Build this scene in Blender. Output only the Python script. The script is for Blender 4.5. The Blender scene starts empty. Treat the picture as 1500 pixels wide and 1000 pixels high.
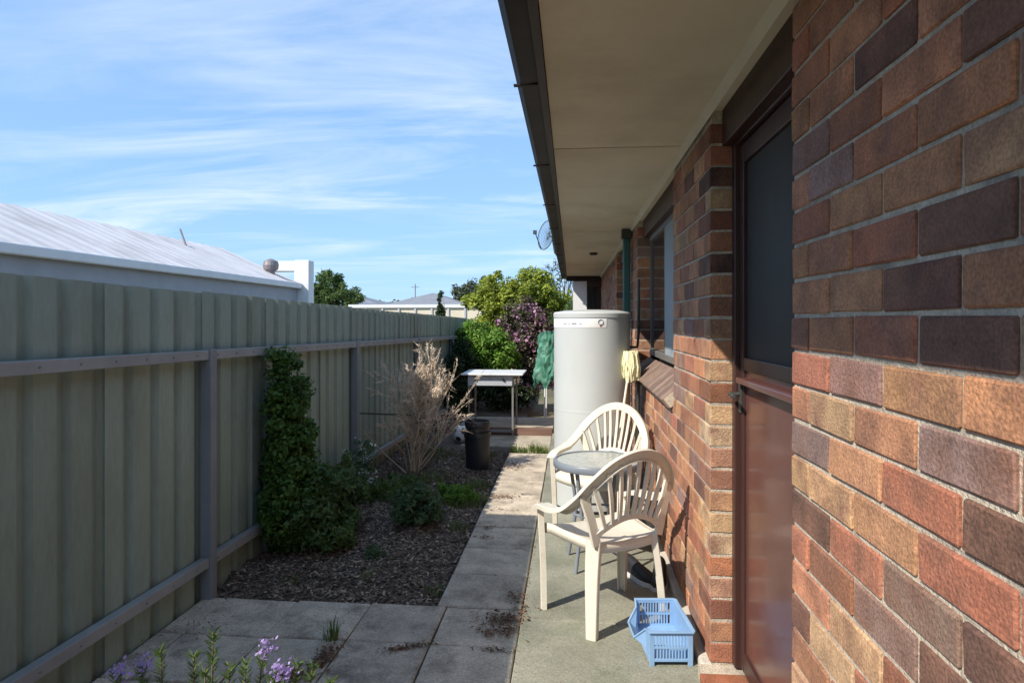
import bpy, bmesh, math, random
import numpy as np
from mathutils import Vector, Matrix, noise as mnoise

# ------------------------------------------------------------------ camera, sky, sun, exposure
scn = bpy.context.scene
COL = scn.collection
R = math.radians
cam_d = bpy.data.cameras.new('camera'); cam = bpy.data.objects.new('camera', cam_d); COL.objects.link(cam)
cam_d.sensor_width = 36.0; cam_d.lens = 23.04; cam_d.shift_y = -30.0 / 1500.0
cam_d.clip_start = 0.05; cam_d.clip_end = 3000
cam.location = (0, 0, 1.45); cam.rotation_euler = (R(90), 0, math.atan(87 / 960))
scn.camera = cam

SUN_EL = 42.0
SUN_AZ = math.atan2(-0.73, -0.68)            # towards the sun, measured from +Y to +X
w = bpy.data.worlds.new('World'); scn.world = w; w.use_nodes = True
nt = w.node_tree; nt.nodes.clear()
def N(t, typ, **kw):
    n = t.nodes.new(typ)
    for k, v in kw.items():
        if k in n.bl_rna.properties: setattr(n, k, v)
        else: n.inputs[k].default_value = v
    return n
out = N(nt, 'ShaderNodeOutputWorld'); bg = N(nt, 'ShaderNodeBackground'); bg.inputs['Strength'].default_value = 0.15
sky = N(nt, 'ShaderNodeTexSky', sky_type='NISHITA', sun_disc=False)
sky.sun_elevation = R(SUN_EL); sky.sun_rotation = SUN_AZ % (2 * math.pi)
sky.air_density = 1.0; sky.dust_density = 0.25; sky.ozone_density = 2.2
# thin cirrus on a high plane: direction divided by its height
tc = N(nt, 'ShaderNodeTexCoord'); sp = N(nt, 'ShaderNodeSeparateXYZ'); nt.links.new(tc.outputs['Generated'], sp.inputs[0])
mz = N(nt, 'ShaderNodeMath', operation='MAXIMUM'); nt.links.new(sp.outputs['Z'], mz.inputs[0]); mz.inputs[1].default_value = 0.03
az = N(nt, 'ShaderNodeMath', operation='ADD'); nt.links.new(mz.outputs[0], az.inputs[0]); az.inputs[1].default_value = 0.10
dx = N(nt, 'ShaderNodeMath', operation='DIVIDE'); dy = N(nt, 'ShaderNodeMath', operation='DIVIDE')
nt.links.new(sp.outputs['X'], dx.inputs[0]); nt.links.new(az.outputs[0], dx.inputs[1])
nt.links.new(sp.outputs['Y'], dy.inputs[0]); nt.links.new(az.outputs[0], dy.inputs[1])
cb = N(nt, 'ShaderNodeCombineXYZ'); nt.links.new(dx.outputs[0], cb.inputs[0]); nt.links.new(dy.outputs[0], cb.inputs[1])
mp = N(nt, 'ShaderNodeMapping'); mp.inputs['Rotation'].default_value = (0, 0, R(-14)); mp.inputs['Scale'].default_value = (0.55, 1.5, 1); mp.inputs['Location'].default_value = (3.1, 1.7, 0)
nt.links.new(cb.outputs[0], mp.inputs[0])
n1 = N(nt, 'ShaderNodeTexNoise'); n1.inputs['Scale'].default_value = 1.1; n1.inputs['Detail'].default_value = 9; n1.inputs['Roughness'].default_value = 0.62; n1.inputs['Distortion'].default_value = 0.7
nt.links.new(mp.outputs[0], n1.inputs['Vector'])
mp2 = N(nt, 'ShaderNodeMapping'); mp2.inputs['Scale'].default_value = (0.45, 0.6, 1); mp2.inputs['Location'].default_value = (0.4, 2.3, 0); nt.links.new(cb.outputs[0], mp2.inputs[0])
n2 = N(nt, 'ShaderNodeTexNoise'); n2.inputs['Scale'].default_value = 0.9; n2.inputs['Detail'].default_value = 4; nt.links.new(mp2.outputs[0], n2.inputs['Vector'])
r1 = N(nt, 'ShaderNodeMapRange'); r1.inputs['From Min'].default_value = 0.44; r1.inputs['From Max'].default_value = 0.70; nt.links.new(n1.outputs['Fac'], r1.inputs['Value'])
r2 = N(nt, 'ShaderNodeMapRange'); r2.inputs['From Min'].default_value = 0.33; r2.inputs['From Max'].default_value = 0.58; nt.links.new(n2.outputs['Fac'], r2.inputs['Value'])
mm = N(nt, 'ShaderNodeMath', operation='MULTIPLY'); nt.links.new(r1.outputs[0], mm.inputs[0]); nt.links.new(r2.outputs[0], mm.inputs[1])
mk = N(nt, 'ShaderNodeMath', operation='MULTIPLY'); nt.links.new(mm.outputs[0], mk.inputs[0]); mk.inputs[1].default_value = 0.72
mix = N(nt, 'ShaderNodeMix', data_type='RGBA'); nt.links.new(mk.outputs[0], mix.inputs['Factor'])
gm = N(nt, 'ShaderNodeGamma'); gm.inputs['Gamma'].default_value = 0.36; nt.links.new(sky.outputs[0], gm.inputs['Color'])   # the camera's soft tone curve, over the whole sky
tn = N(nt, 'ShaderNodeVectorMath', operation='MULTIPLY'); tn.inputs[1].default_value = (0.91, 1.36, 1.98); nt.links.new(gm.outputs[0], tn.inputs[0])
nt.links.new(tn.outputs[0], mix.inputs[6]); mix.inputs[7].default_value = (3.3, 3.6, 4.0, 1)
nt.links.new(mix.outputs[2], bg.inputs['Color']); nt.links.new(bg.outputs[0], out.inputs[0])

sun_d = bpy.data.lights.new('sun', 'SUN'); sun_d.energy = 3.05; sun_d.angle = R(0.55); sun_d.color = (1.0, 0.93, 0.82)
sun = bpy.data.objects.new('sun', sun_d); COL.objects.link(sun)
LDIR = Vector((0.73 * math.cos(R(SUN_EL)), 0.68 * math.cos(R(SUN_EL)), -math.sin(R(SUN_EL))))
sun.rotation_euler = LDIR.to_track_quat('-Z', 'Y').to_euler(); sun.location = (-8, -8, 12)
vs = scn.view_settings; vs.view_transform = 'Standard'; vs.look = 'None'; vs.exposure = 1.03; vs.gamma = 1.0; vs.use_curve_mapping = False
try: scn.cycles.max_bounces = 10; scn.cycles.diffuse_bounces = 8
except Exception: pass

random.seed(7); rng = np.random.default_rng(11)

# ------------------------------------------------------------------ materials
def mat(name, col, rough=0.7, var=0.15, scale=6.0, col2=None, patch=None, bump=0.0, bscale=60.0, spec=0.4, metal=0.0,
        coat=0.0, objrand=0.0, tint_attr=None, coord='Object', objcolor=False, stretch=(1, 1, 1), patch_scale=3.0, patch_lo=0.5, patch_hi=0.65, trans=0.0, speck=0.0, speck_scale=160.0):
    m = bpy.data.materials.new(name); m.use_nodes = True; t = m.node_tree; t.nodes.clear()
    o = N(t, 'ShaderNodeOutputMaterial'); p = N(t, 'ShaderNodeBsdfPrincipled'); t.links.new(p.outputs[0], o.inputs[0])
    p.inputs['Roughness'].default_value = rough; p.inputs['Metallic'].default_value = metal
    p.inputs['Specular IOR Level'].default_value = spec; p.inputs['Coat Weight'].default_value = coat; p.inputs['Coat Roughness'].default_value = 0.12
    tcn = N(t, 'ShaderNodeTexCoord'); oi = N(t, 'ShaderNodeObjectInfo')
    vec = tcn.outputs['Object']
    if coord == 'World':
        g = N(t, 'ShaderNodeNewGeometry'); vec = g.outputs['Position']
    else:
        va = N(t, 'ShaderNodeVectorMath', operation='MULTIPLY_ADD'); cx = N(t, 'ShaderNodeCombineXYZ')
        for i in range(3): t.links.new(oi.outputs['Random'], cx.inputs[i])
        t.links.new(cx.outputs[0], va.inputs[0]); va.inputs[1].default_value = (37, 53, 71); t.links.new(vec, va.inputs[2]); vec = va.outputs[0]
    mpn = N(t, 'ShaderNodeMapping'); mpn.inputs['Scale'].default_value = stretch; t.links.new(vec, mpn.inputs[0]); vec = mpn.outputs[0]
    nz = N(t, 'ShaderNodeTexNoise'); nz.inputs['Scale'].default_value = scale; nz.inputs['Detail'].default_value = 6; nz.inputs['Roughness'].default_value = 0.6
    t.links.new(vec, nz.inputs['Vector'])
    if objcolor: base = oi.outputs['Color']
    elif tint_attr and tint_attr.startswith('rgb:'):
        a = N(t, 'ShaderNodeAttribute', attribute_name=tint_attr[4:]); base = a.outputs['Color']
    else:
        rgb = N(t, 'ShaderNodeRGB'); rgb.outputs[0].default_value = (*col, 1); base = rgb.outputs[0]
    if tint_attr and not tint_attr.startswith('rgb:') and col2:
        a = N(t, 'ShaderNodeAttribute', attribute_name=tint_attr); mx = N(t, 'ShaderNodeMix', data_type='RGBA')
        t.links.new(a.outputs['Fac'], mx.inputs['Factor']); t.links.new(base, mx.inputs[6]); mx.inputs[7].default_value = (*col2, 1); base = mx.outputs[2]
    if patch:
        n3 = N(t, 'ShaderNodeTexNoise'); n3.inputs['Scale'].default_value = patch_scale; n3.inputs['Detail'].default_value = 7; n3.inputs['Roughness'].default_value = 0.65; t.links.new(vec, n3.inputs['Vector'])
        mr = N(t, 'ShaderNodeMapRange'); mr.inputs['From Min'].default_value = patch_lo; mr.inputs['From Max'].default_value = patch_hi; t.links.new(n3.outputs['Fac'], mr.inputs['Value'])
        mx = N(t, 'ShaderNodeMix', data_type='RGBA'); t.links.new(mr.outputs[0], mx.inputs['Factor']); t.links.new(base, mx.inputs[6]); mx.inputs[7].default_value = (*patch, 1); base = mx.outputs[2]
    # brightness variation
    mr = N(t, 'ShaderNodeMapRange'); mr.inputs['From Min'].default_value = 0.3; mr.inputs['From Max'].default_value = 0.7
    mr.inputs['To Min'].default_value = 1 - var; mr.inputs['To Max'].default_value = 1 + var; t.links.new(nz.outputs['Fac'], mr.inputs['Value'])
    fac = mr.outputs[0]
    if objrand:
        m2 = N(t, 'ShaderNodeMapRange'); m2.inputs['To Min'].default_value = 1 - objrand; m2.inputs['To Max'].default_value = 1 + objrand; t.links.new(oi.outputs['Random'], m2.inputs['Value'])
        mu = N(t, 'ShaderNodeMath', operation='MULTIPLY'); t.links.new(fac, mu.inputs[0]); t.links.new(m2.outputs[0], mu.inputs[1]); fac = mu.outputs[0]
    if speck:
        ns = N(t, 'ShaderNodeTexNoise'); ns.inputs['Scale'].default_value = speck_scale; ns.inputs['Detail'].default_value = 3; t.links.new(vec, ns.inputs['Vector'])
        m3 = N(t, 'ShaderNodeMapRange'); m3.inputs['From Min'].default_value = .32; m3.inputs['From Max'].default_value = .68; m3.inputs['To Min'].default_value = 1 - speck; m3.inputs['To Max'].default_value = 1 + speck; t.links.new(ns.outputs['Fac'], m3.inputs['Value'])
        mu = N(t, 'ShaderNodeMath', operation='MULTIPLY'); t.links.new(fac, mu.inputs[0]); t.links.new(m3.outputs[0], mu.inputs[1]); fac = mu.outputs[0]
    vm = N(t, 'ShaderNodeVectorMath', operation='SCALE'); t.links.new(base, vm.inputs[0]); t.links.new(fac, vm.inputs['Scale'])
    t.links.new(vm.outputs[0], p.inputs['Base Color'])
    if bump:
        nb = N(t, 'ShaderNodeTexNoise'); nb.inputs['Scale'].default_value = bscale; nb.inputs['Detail'].default_value = 5; t.links.new(vec, nb.inputs['Vector'])
        bp = N(t, 'ShaderNodeBump'); bp.inputs['Strength'].default_value = bump; bp.inputs['Distance'].default_value = 0.01; t.links.new(nb.outputs['Fac'], bp.inputs['Height']); t.links.new(bp.outputs[0], p.inputs['Normal'])
    if trans:
        tr = N(t, 'ShaderNodeBsdfTranslucent'); t.links.new(vm.outputs[0], tr.inputs['Color'])
        ms = N(t, 'ShaderNodeMixShader'); ms.inputs[0].default_value = trans; t.links.new(p.outputs[0], ms.inputs[1]); t.links.new(tr.outputs[0], ms.inputs[2]); t.links.new(ms.outputs[0], o.inputs[0])
    return m
def leafmat(name, c1, c2, trans=0.35, rough=0.5):
    return mat(name, c1, rough, var=0.2, scale=3, col2=c2, tint_attr='tint', coord='World', trans=trans, spec=0.35)

M = dict(
    brick=mat('brick', (.3, .1, .05), .85, .22, 14, objcolor=True, patch=(.23, .115, .078), patch_scale=6.5, patch_lo=.43, patch_hi=.70, bump=.4, bscale=150, speck=.26, speck_scale=170),
    brickj=mat('brick_far', (.3, .1, .05), .85, .25, 9, tint_attr='rgb:brickcol', coord='World', patch=(.23, .115, .078), patch_scale=6.5, patch_lo=.43, patch_hi=.70, bump=.7, bscale=90, speck=.25, speck_scale=140),
    mortar=mat('mortar', (.53, .46, .36), .95, .2, 25, coord='World', bump=.6, bscale=150, patch=(.33, .285, .23), patch_scale=5, speck=.2),
    sill=mat('sill_brick', (.20, .135, .105), .8, .25, 18, objrand=.25, bump=.4, bscale=110),
    plinth=mat('render_fillet', (.55, .52, .45), .9, .15, 12, coord='World', bump=.4),
    soffit=mat('soffit_paint', (.66, .60, .455), .75, .06, 2.5, bump=.08, bscale=12, patch=(.58, .52, .385), patch_scale=1.6),
    trim=mat('soffit_trim', (.62, .57, .44), .65, .06, 4),
    fascia=mat('fascia_paint', (.028, .017, .015), .55, .2, 8, bump=.1),
    gutter=mat('gutter_paint', (.018, .012, .011), .5, .2, 5, coord='World', patch=(.03, .022, .02), patch_scale=2.5, spec=.12),
    timber=mat('brown_timber', (.05, .022, .018), .4, .2, 8, stretch=(1, 1, .15), bump=.1),
    doorpan=mat('door_panel', (.115, .046, .038), .28, .14, 5, coat=.2, bump=.02, bscale=20),
    flywire=mat('door_screen', (.042, .041, .037), .6, .2, 3, spec=.2, stretch=(1, 1, .2)),
    glass=mat('window_glass', (.03, .035, .035), .05, .1, 2, spec=.8),
    alu=mat('window_screen', (.30, .35, .38), .7, .08, 8, spec=.2), bronze=mat('bronze_frame', (.16, .15, .14), .5, .1, 8),
    tile=mat('roof_tile', (.16, .08, .06), .8, .2, 4),
    white=mat('white_paint', (.72, .73, .73), .6, .06, 4, coord='World'),
    concrete=mat('slab_concrete', (.25, .245, .19), .9, .24, 2.6, coord='World', patch=(.145, .165, .105), patch_scale=3.2, patch_lo=.5, patch_hi=.7, bump=.3, bscale=90, speck=.2, speck_scale=130),
    paver=mat('paver_concrete', (.50, .42, .325), .93, .28, 6, objrand=.13, patch=(.22, .185, .14), patch_scale=5.5, patch_lo=.50, patch_hi=.72, bump=.6, bscale=110, speck=.22, speck_scale=90),
    soil=mat('soil', (.11, .085, .065), .97, .35, 5, coord='World', bump=1.0, bscale=45, patch=(.13, .105, .085), patch_scale=6),
    ground=mat('yard_ground', (.16, .14, .09), .97, .3, .6, coord='World', bump=.6, bscale=12, patch=(.09, .11, .04), patch_scale=.5),
    chip=mat('bark_chip', (.095, .068, .05), .95, .3, 9, col2=(.47, .355, .26), tint_attr='tint', coord='World'),
    litter=mat('dead_leaf', (.10, .05, .03), .9, .3, 9, col2=(.25, .15, .09), tint_attr='tint', coord='World'),
    fence=mat('fence_steel', (.27, .325, .262), .5, .14, 1.3, coord='World', patch=(.225, .255, .19), patch_scale=1.6, stretch=(1, 1, .25), objrand=.07, speck=.06, speck_scale=60),
    rail=mat('fence_rail', (.30, .30, .29), .55, .14, 4, coord='World'),
    post=mat('fence_post', (.215, .225, .235), .55, .12, 4, coord='World'),
    resin=mat('cream_resin', (.76, .705, .59), .42, .06, 5, patch=(.60, .515, .39), patch_scale=5, patch_lo=.52, patch_hi=.78, spec=.45, trans=.10, speck=.05, speck_scale=120),
    heater=mat('heater_enamel', (.50, .52, .51), .42, .05, 2.5, bump=.02, bscale=6),
    label=mat('label_paper', (.80, .80, .78), .6, .04, 6),
    ink=mat('label_ink', (.30, .32, .36), .6, .05, 6), inkred=mat('label_red', (.45, .06, .05), .6, .05, 6),
    rim=mat('table_rim', (.20, .225, .26), .4, .08, 8), ttop=mat('table_top_glass', (.40, .42, .38), .18, .18, 40, patch=(.27, .29, .25), patch_scale=60, spec=.6),
    blue=mat('blue_plastic', (.27, .45, .70), .42, .12, 9, spec=.5, trans=.12),
    yellow=mat('mop_yarn', (.84, .80, .52), .9, .2, 60), mopstick=mat('mop_handle', (.72, .66, .56), .5, .08, 8),
    black=mat('black_plastic', (.018, .019, .024), .45, .2, 6), shoe=mat('shoe_black', (.022, .022, .026), .5, .2, 15), sole=mat('shoe_white', (.62, .62, .64), .5, .1, 12),
    tablewhite=mat('enamel_white', (.74, .75, .76), .35, .06, 6, patch=(.6, .6, .58), patch_scale=6), steel=mat('grey_steel', (.26, .255, .25), .45, .15, 8, metal=.3),
    drawer=mat('drawer_grey', (.46, .48, .52), .4, .08, 6),
    ballw=mat('ball_white', (.72, .72, .72), .5, .08, 8),
    tarp=mat('green_sheet', (.07, .24, .16), .6, .3, 9, patch=(.20, .40, .31), patch_scale=8, trans=.25),
    teal=mat('teal_paint', (.045, .145, .125), .5, .15, 6, stretch=(1, 1, .2)), pipe=mat('dark_pipe', (.05, .055, .05), .5, .2, 8),
    sleeper=mat('sleeper_timber', (.17, .10, .075), .9, .3, 12, stretch=(.15, 1, 1), bump=.5, bscale=50), backpave=mat('back_paving', (.42, .37, .29), .93, .2, 4, coord='World', bump=.4, bscale=70, patch=(.3, .27, .2), patch_scale=3),
    bark=mat('tree_bark', (.14, .10, .075), .95, .3, 14, bump=.8, bscale=30), straw=mat('dry_stalk', (.46, .36, .25), .85, .25, 6, col2=(.78, .65, .52), tint_attr='tint', coord='World'),
    vine=leafmat('vine_leaf', (.035, .085, .018), (.115, .21, .04)), herb=leafmat('herb_leaf', (.06, .115, .035), (.15, .22, .06)), grey_leaf=leafmat('grey_green_leaf', (.065, .115, .05), (.14, .21, .09)),
    citrus=leafmat('citrus_leaf', (.13, .19, .025), (.37, .41, .05)), bush=leafmat('bright_leaf', (.075, .18, .022), (.21, .36, .05)), dark_leaf=leafmat('dark_leaf', (.02, .04, .014), (.05, .08, .025)),
    flower=leafmat('purple_bract', (.36, .15, .28), (.60, .36, .52), .35), bougleaf=leafmat('bougainvillea_leaf', (.05, .065, .03), (.15, .12, .07)),
    whitefl=leafmat('white_petal', (.62, .66, .60), (.8, .8, .78), .3), mauve=leafmat('mauve_petal', (.38, .26, .60), (.58, .46, .78), .3), rosemary=leafmat('rosemary_needle', (.07, .14, .035), (.22, .30, .09), .3),
    gum=leafmat('gum_leaf', (.06, .08, .05), (.13, .15, .09)), cypress=leafmat('cypress_leaf', (.025, .055, .02), (.05, .09, .03), .2), grass=leafmat('grass_blade', (.07, .13, .025), (.20, .25, .07), .35),
    nroof=mat('pale_metal_roof', (.58, .56, .56), .5, .14, 2, coord='World', patch=(.47, .45, .44), patch_scale=1.5, stretch=(.4, 1, 1)), nwall=mat('neighbour_wall', (.50, .50, .52), .7, .06, 2, coord='World'), nfascia=mat('neighbour_fascia', (.34, .35, .38), .6, .08, 3, coord='World'),
    groof=mat('grey_roof', (.20, .215, .24), .75, .12, 3, coord='World'), cream=mat('cream_sheet', (.66, .60, .46), .6, .06, 3, coord='World'), dish=mat('dish_wire', (.06, .065, .07), .5, .1, 9),
    shed=mat('shed_steel', (.30, .33, .28), .6, .08, 3, coord='World'), vent=mat('vent_metal', (.25, .22, .22), .5, .1, 9, metal=.4),
)

# ------------------------------------------------------------------ mesh helpers
class MB:
    def __init__(s): s.v = []; s.f = []; s.t = []
    def add(s, vs, fs, tint=None):
        b = len(s.v); s.v += [tuple(p) for p in vs]; s.f += [tuple(i + b for i in f) for f in fs]
        if tint is not None: s.t += [tint] * len(vs)
    def box(s, lo, hi, tint=None):
        x0, y0, z0 = lo; x1, y1, z1 = hi
        s.add([(x0, y0, z0), (x1, y0, z0), (x1, y1, z0), (x0, y1, z0), (x0, y0, z1), (x1, y0, z1), (x1, y1, z1), (x0, y1, z1)],
              [(0, 3, 2, 1), (4, 5, 6, 7), (0, 1, 5, 4), (1, 2, 6, 5), (2, 3, 7, 6), (3, 0, 4, 7)], tint)
    def bar(s, a, b, wdt, hgt, up=(0, 0, 1), tint=None):
        a = Vector(a); b = Vector(b); d = (b - a).normalized(); u = Vector(up); x = d.cross(u)
        if x.length < 1e-4: x = d.cross(Vector((1, 0, 0)))
        x.normalize(); u = x.cross(d).normalized(); x *= wdt / 2; u *= hgt / 2
        vs = [a - x - u, a + x - u, a + x + u, a - x + u, b - x - u, b + x - u, b + x + u, b - x + u]
        s.add(vs, [(0, 1, 2, 3), (7, 6, 5, 4), (0, 4, 5, 1), (1, 5, 6, 2), (2, 6, 7, 3), (3, 7, 4, 0)], tint)
    def tube(s, pts, radii, n=8, cap=True, tint=None):
        pts = [Vector(p) for p in pts]
        if not hasattr(radii, '__len__'): radii = [radii] * len(pts)
        ref = Vector((0.3, 0.5, 0.81)); vs = []; fs = []
        for i, p in enumerate(pts):
            d = (pts[min(i + 1, len(pts) - 1)] - pts[max(i - 1, 0)]).normalized()
            x = d.cross(ref)
            if x.length < 0.05: x = d.cross(Vector((1, 0, 0)))
            x.normalize(); y = d.cross(x)
            for k in range(n):
                a = 2 * math.pi * k / n; vs.append(p + (x * math.cos(a) + y * math.sin(a)) * radii[i])
        for i in range(len(pts) - 1):
            for k in range(n):
                k2 = (k + 1) % n; fs.append((i * n + k, i * n + k2, (i + 1) * n + k2, (i + 1) * n + k))
        if cap:
            fs.append(tuple(range(n - 1, -1, -1))); fs.append(tuple((len(pts) - 1) * n + k for k in range(n)))
        s.add(vs, fs, tint)
    def lathe(s, prof, c=(0, 0, 0), n=48, a0=0, a1=2 * math.pi):
        full = abs(a1 - a0 - 2 * math.pi) < 1e-6; m = n if full else n + 1; vs = []; fs = []
        for r, z in prof:
            for k in range(m):
                a = a0 + (a1 - a0) * k / n; vs.append((c[0] + r * math.cos(a), c[1] + r * math.sin(a), c[2] + z))
        for i in range(len(prof) - 1):
            for k in range(n):
                k2 = (k + 1) % m; fs.append((i * m + k, i * m + k2, (i + 1) * m + k2, (i + 1) * m + k))
        s.add(vs, fs)
    def sweep(s, pts, wv, prof):               # prof: closed list of (w, n)
        vs = []; fs = []; m = len(prof)
        for i, p in enumerate(pts):
            T = (pts[min(i + 1, len(pts) - 1)] - pts[max(i - 1, 0)]).normalized(); W = (wv[i] - T * wv[i].dot(T)).normalized(); Nn = T.cross(W)
            pr = prof[i] if isinstance(prof[0], list) else prof; m = len(pr)
            for a, b in pr: vs.append(p + W * a + Nn * b)
        for i in range(len(pts) - 1):
            for k in range(m):
                k2 = (k + 1) % m; fs.append((i * m + k, i * m + k2, (i + 1) * m + k2, (i + 1) * m + k))
        fs.append(tuple(range(m - 1, -1, -1))); fs.append(tuple((len(pts) - 1) * m + k for k in range(m)))
        s.add(vs, fs)
    def mesh(s, name, m, smooth=False):
        me = bpy.data.meshes.new(name); me.from_pydata([tuple(p) for p in s.v], [], s.f); me.materials.append(m)
        if s.t:
            a = me.attributes.new('tint', 'FLOAT', 'POINT'); a.data.foreach_set('value', np.array(s.t, dtype=np.float32))
        if smooth: me.shade_smooth() if smooth is True else me.set_sharp_from_angle(angle=R(smooth))
        if smooth and smooth is not True:
            pass
        me.update(); return me
    def build(s, name, m, parent=None, smooth=False, bevel=0):
        me = s.mesh(name, m, smooth); o = bpy.data.objects.new(name, me); COL.objects.link(o); o.parent = parent
        if smooth and smooth is not True:
            me.shade_smooth(); me.set_sharp_from_angle(angle=R(smooth))
        if bevel:
            b = o.modifiers.new('bevel', 'BEVEL'); b.width = bevel; b.segments = 2; b.limit_method = 'ANGLE'
        return o
def tag(o, label, cat, group=None):
    o['label'] = label; o['category'] = cat
    if group: o['group'] = group
    return o
def struct(o, label=None, kind='structure'):
    o['kind'] = kind
    if label: o['label'] = label
    return o
def thing(name, label, cat, loc=(0, 0, 0), rz=0, group=None):
    o = bpy.data.objects.new(name, None); COL.objects.link(o); o.location = loc; o.rotation_euler = (0, 0, rz); o.empty_display_size = .1
    return tag(o, label, cat, group)
def link_copy(me, name, parent, loc=(0, 0, 0), rot=(0, 0, 0)):
    o = bpy.data.objects.new(name, me); COL.objects.link(o); o.parent = parent; o.location = loc; o.rotation_euler = rot; return o
def catmull(P, n):
    P = [Vector(p) for p in P]; outp = []
    for i in range(len(P) - 1):
        p0 = P[max(i - 1, 0)]; p1 = P[i]; p2 = P[i + 1]; p3 = P[min(i + 2, len(P) - 1)]
        for k in range(n):
            t = k / n; outp.append(0.5 * ((2 * p1) + (p2 - p0) * t + (2 * p0 - 5 * p1 + 4 * p2 - p3) * t * t + (3 * p1 - p0 - 3 * p2 + p3) * t ** 3))
    outp.append(P[-1]); return outp

def bevel_box_mesh(name, size, m, bev=0.004, jit=0.0015, seed=0):
    bm = bmesh.new(); bmesh.ops.create_cube(bm, size=1.0)
    for v in bm.verts: v.co = Vector((v.co.x * size[0], v.co.y * size[1], v.co.z * size[2]))
    bmesh.ops.bevel(bm, geom=list(bm.edges), offset=bev, segments=1, profile=.5, affect='EDGES')
    rr = random.Random(seed)
    for v in bm.verts: v.co += Vector((rr.uniform(-jit, jit), rr.uniform(-jit, jit), rr.uniform(-jit, jit)))
    me = bpy.data.meshes.new(name); bm.to_mesh(me); bm.free(); me.materials.append(m); return me

# ------------------------------------------------------------------ ground
b = MB(); b.add([(-400, -300, -.10), (400, -300, -.10), (400, 600, -.10), (-400, 600, -.10)], [(0, 1, 2, 3)])
struct(b.build('ground', M['ground']), 'dry yard ground of earth and sparse grass')
def bedz(x, y):
    e = max(0, min(1, (-x - .75) / .4)) * max(0, min(1, (y - 3.3) / .3))
    return -.035 + .03 * e + .035 * mnoise.noise((x * 1.7, y * 1.7, 3)) * e + .012 * mnoise.noise((x * 7, y * 7, 1))
def grid_sheet(name, x0, x1, y0, y1, nx, ny, fz, m):
    b = MB(); vs = [(x0 + (x1 - x0) * i / nx, y0 + (y1 - y0) * j / ny, fz(x0 + (x1 - x0) * i / nx, y0 + (y1 - y0) * j / ny)) for j in range(ny + 1) for i in range(nx + 1)]
    b.add(vs, [(j * (nx + 1) + i, j * (nx + 1) + i + 1, (j + 1) * (nx + 1) + i + 1, (j + 1) * (nx + 1) + i) for j in range(ny) for i in range(nx)])
    return b.build(name, m, smooth=True)
struct(grid_sheet('garden_bed', -1.96, -.686, -2.0, 12.8, 40, 420, bedz, M['soil']), 'dark soil garden bed between the paving and the steel fence')

# bark mulch
def chips(name, n, region, zf, m, smin, smax, tilt=.5, seed=1, ratio=(.2, .5), dens=None):
    g = np.random.default_rng(seed); b = MB()
    for _ in range(n):
        x = g.uniform(region[0], region[1]); y = g.uniform(region[2], region[3])
        if dens and g.random() > dens(x, y): continue
        L = g.uniform(smin, smax); W = L * g.uniform(*ratio); a = g.uniform(0, 6.283); tz = g.normal(0, tilt) * .5; tx = g.normal(0, tilt) * .5
        d = Vector((math.cos(a), math.sin(a), tz)).normalized() * L / 2; p = Vector((-math.sin(a), math.cos(a), tx)).normalized() * W / 2
        c = Vector((x, y, zf(x, y) + .004 + abs(tz) * L * .4 + g.uniform(0, .012))); up = Vector((0, 0, W * g.uniform(.15, .5)))
        b.add([c - d - p, c + d * .8 - p, c + d + p, c - d * .9 + p, c + up], [(0, 1, 4), (1, 2, 4), (2, 3, 4), (3, 0, 4)], float(g.random() ** 3.0))
    o = b.build(name, m); struct(o, kind='stuff'); return o
tag(chips('bark_mulch', 42000, (-1.92, -.70, 3.30, 7.4), bedz, M['chip'], .008, .034, .5, 3), 'dark bark chip mulch covering the garden bed', 'mulch')

# ------------------------------------------------------------------ paving
pv = [bevel_box_mesh('paver', (.382, .383, .05), M['paver'], .006, .002, i) for i in range(5)]
pp = [bevel_box_mesh('path_paver', (.432, .427, .05), M['paver'], .006, .002, 20 + i) for i in range(5)]
b = MB(); b.box((-1.95, 1.32, -.10), (-.246, 3.288, -.022)); b.box((-.686, 3.288, -.10), (-.246, 7.19, -.022)); b.box((-.634, -1.9, -.10), (-.246, 1.32, -.022))
pav = struct(b.build('paved_path', M['soil']), 'grey concrete paver path laid beside the patio slab')
rr = random.Random(5)
for j in range(0, 13):
    for i in range(0, 5):
        x = -.2445 - .389 * (i + .5); y = 3.292 - .39 * (j + .5)
        if x < -1.95 or (i >= 1 and y < 1.5): continue
        if x - .19 < -1.92: continue
        link_copy(pv[rr.randrange(5)], 'paver', pav, (x, y, -.025 + rr.uniform(-.004, .003)), (rr.uniform(-.006, .006), rr.uniform(-.006, .006), rr.uniform(-.008, .008) + rr.choice((0, math.pi))))
# cut column against the fence
hv = bevel_box_mesh('half_paver', (.12, .383, .05), M['paver'], .006, .002, 44)
for j in range(0, 4): link_copy(hv, 'paver', pav, (-1.862, 3.292 - .39 * (j + .5), -.026), (0, 0, 0))
for k in range(9):
    link_copy(pp[rr.randrange(5)], 'paver', pav, (-.465, 3.292 + .433 * (k + .5), -.025 + rr.uniform(-.004, .003)), (rr.uniform(-.006, .006), rr.uniform(-.006, .006), rr.uniform(-.006, .006)))
# patio slab
b = MB(); b.box((-.2345, -1.9, -.12), (.62, 3.06, .05)); b.box((-.2345, 3.068, -.12), (.62, 8.2, .05))
struct(b.build('patio_slab', M['concrete'], bevel=.006), 'mossy grey green concrete slab along the brick wall')
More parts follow.
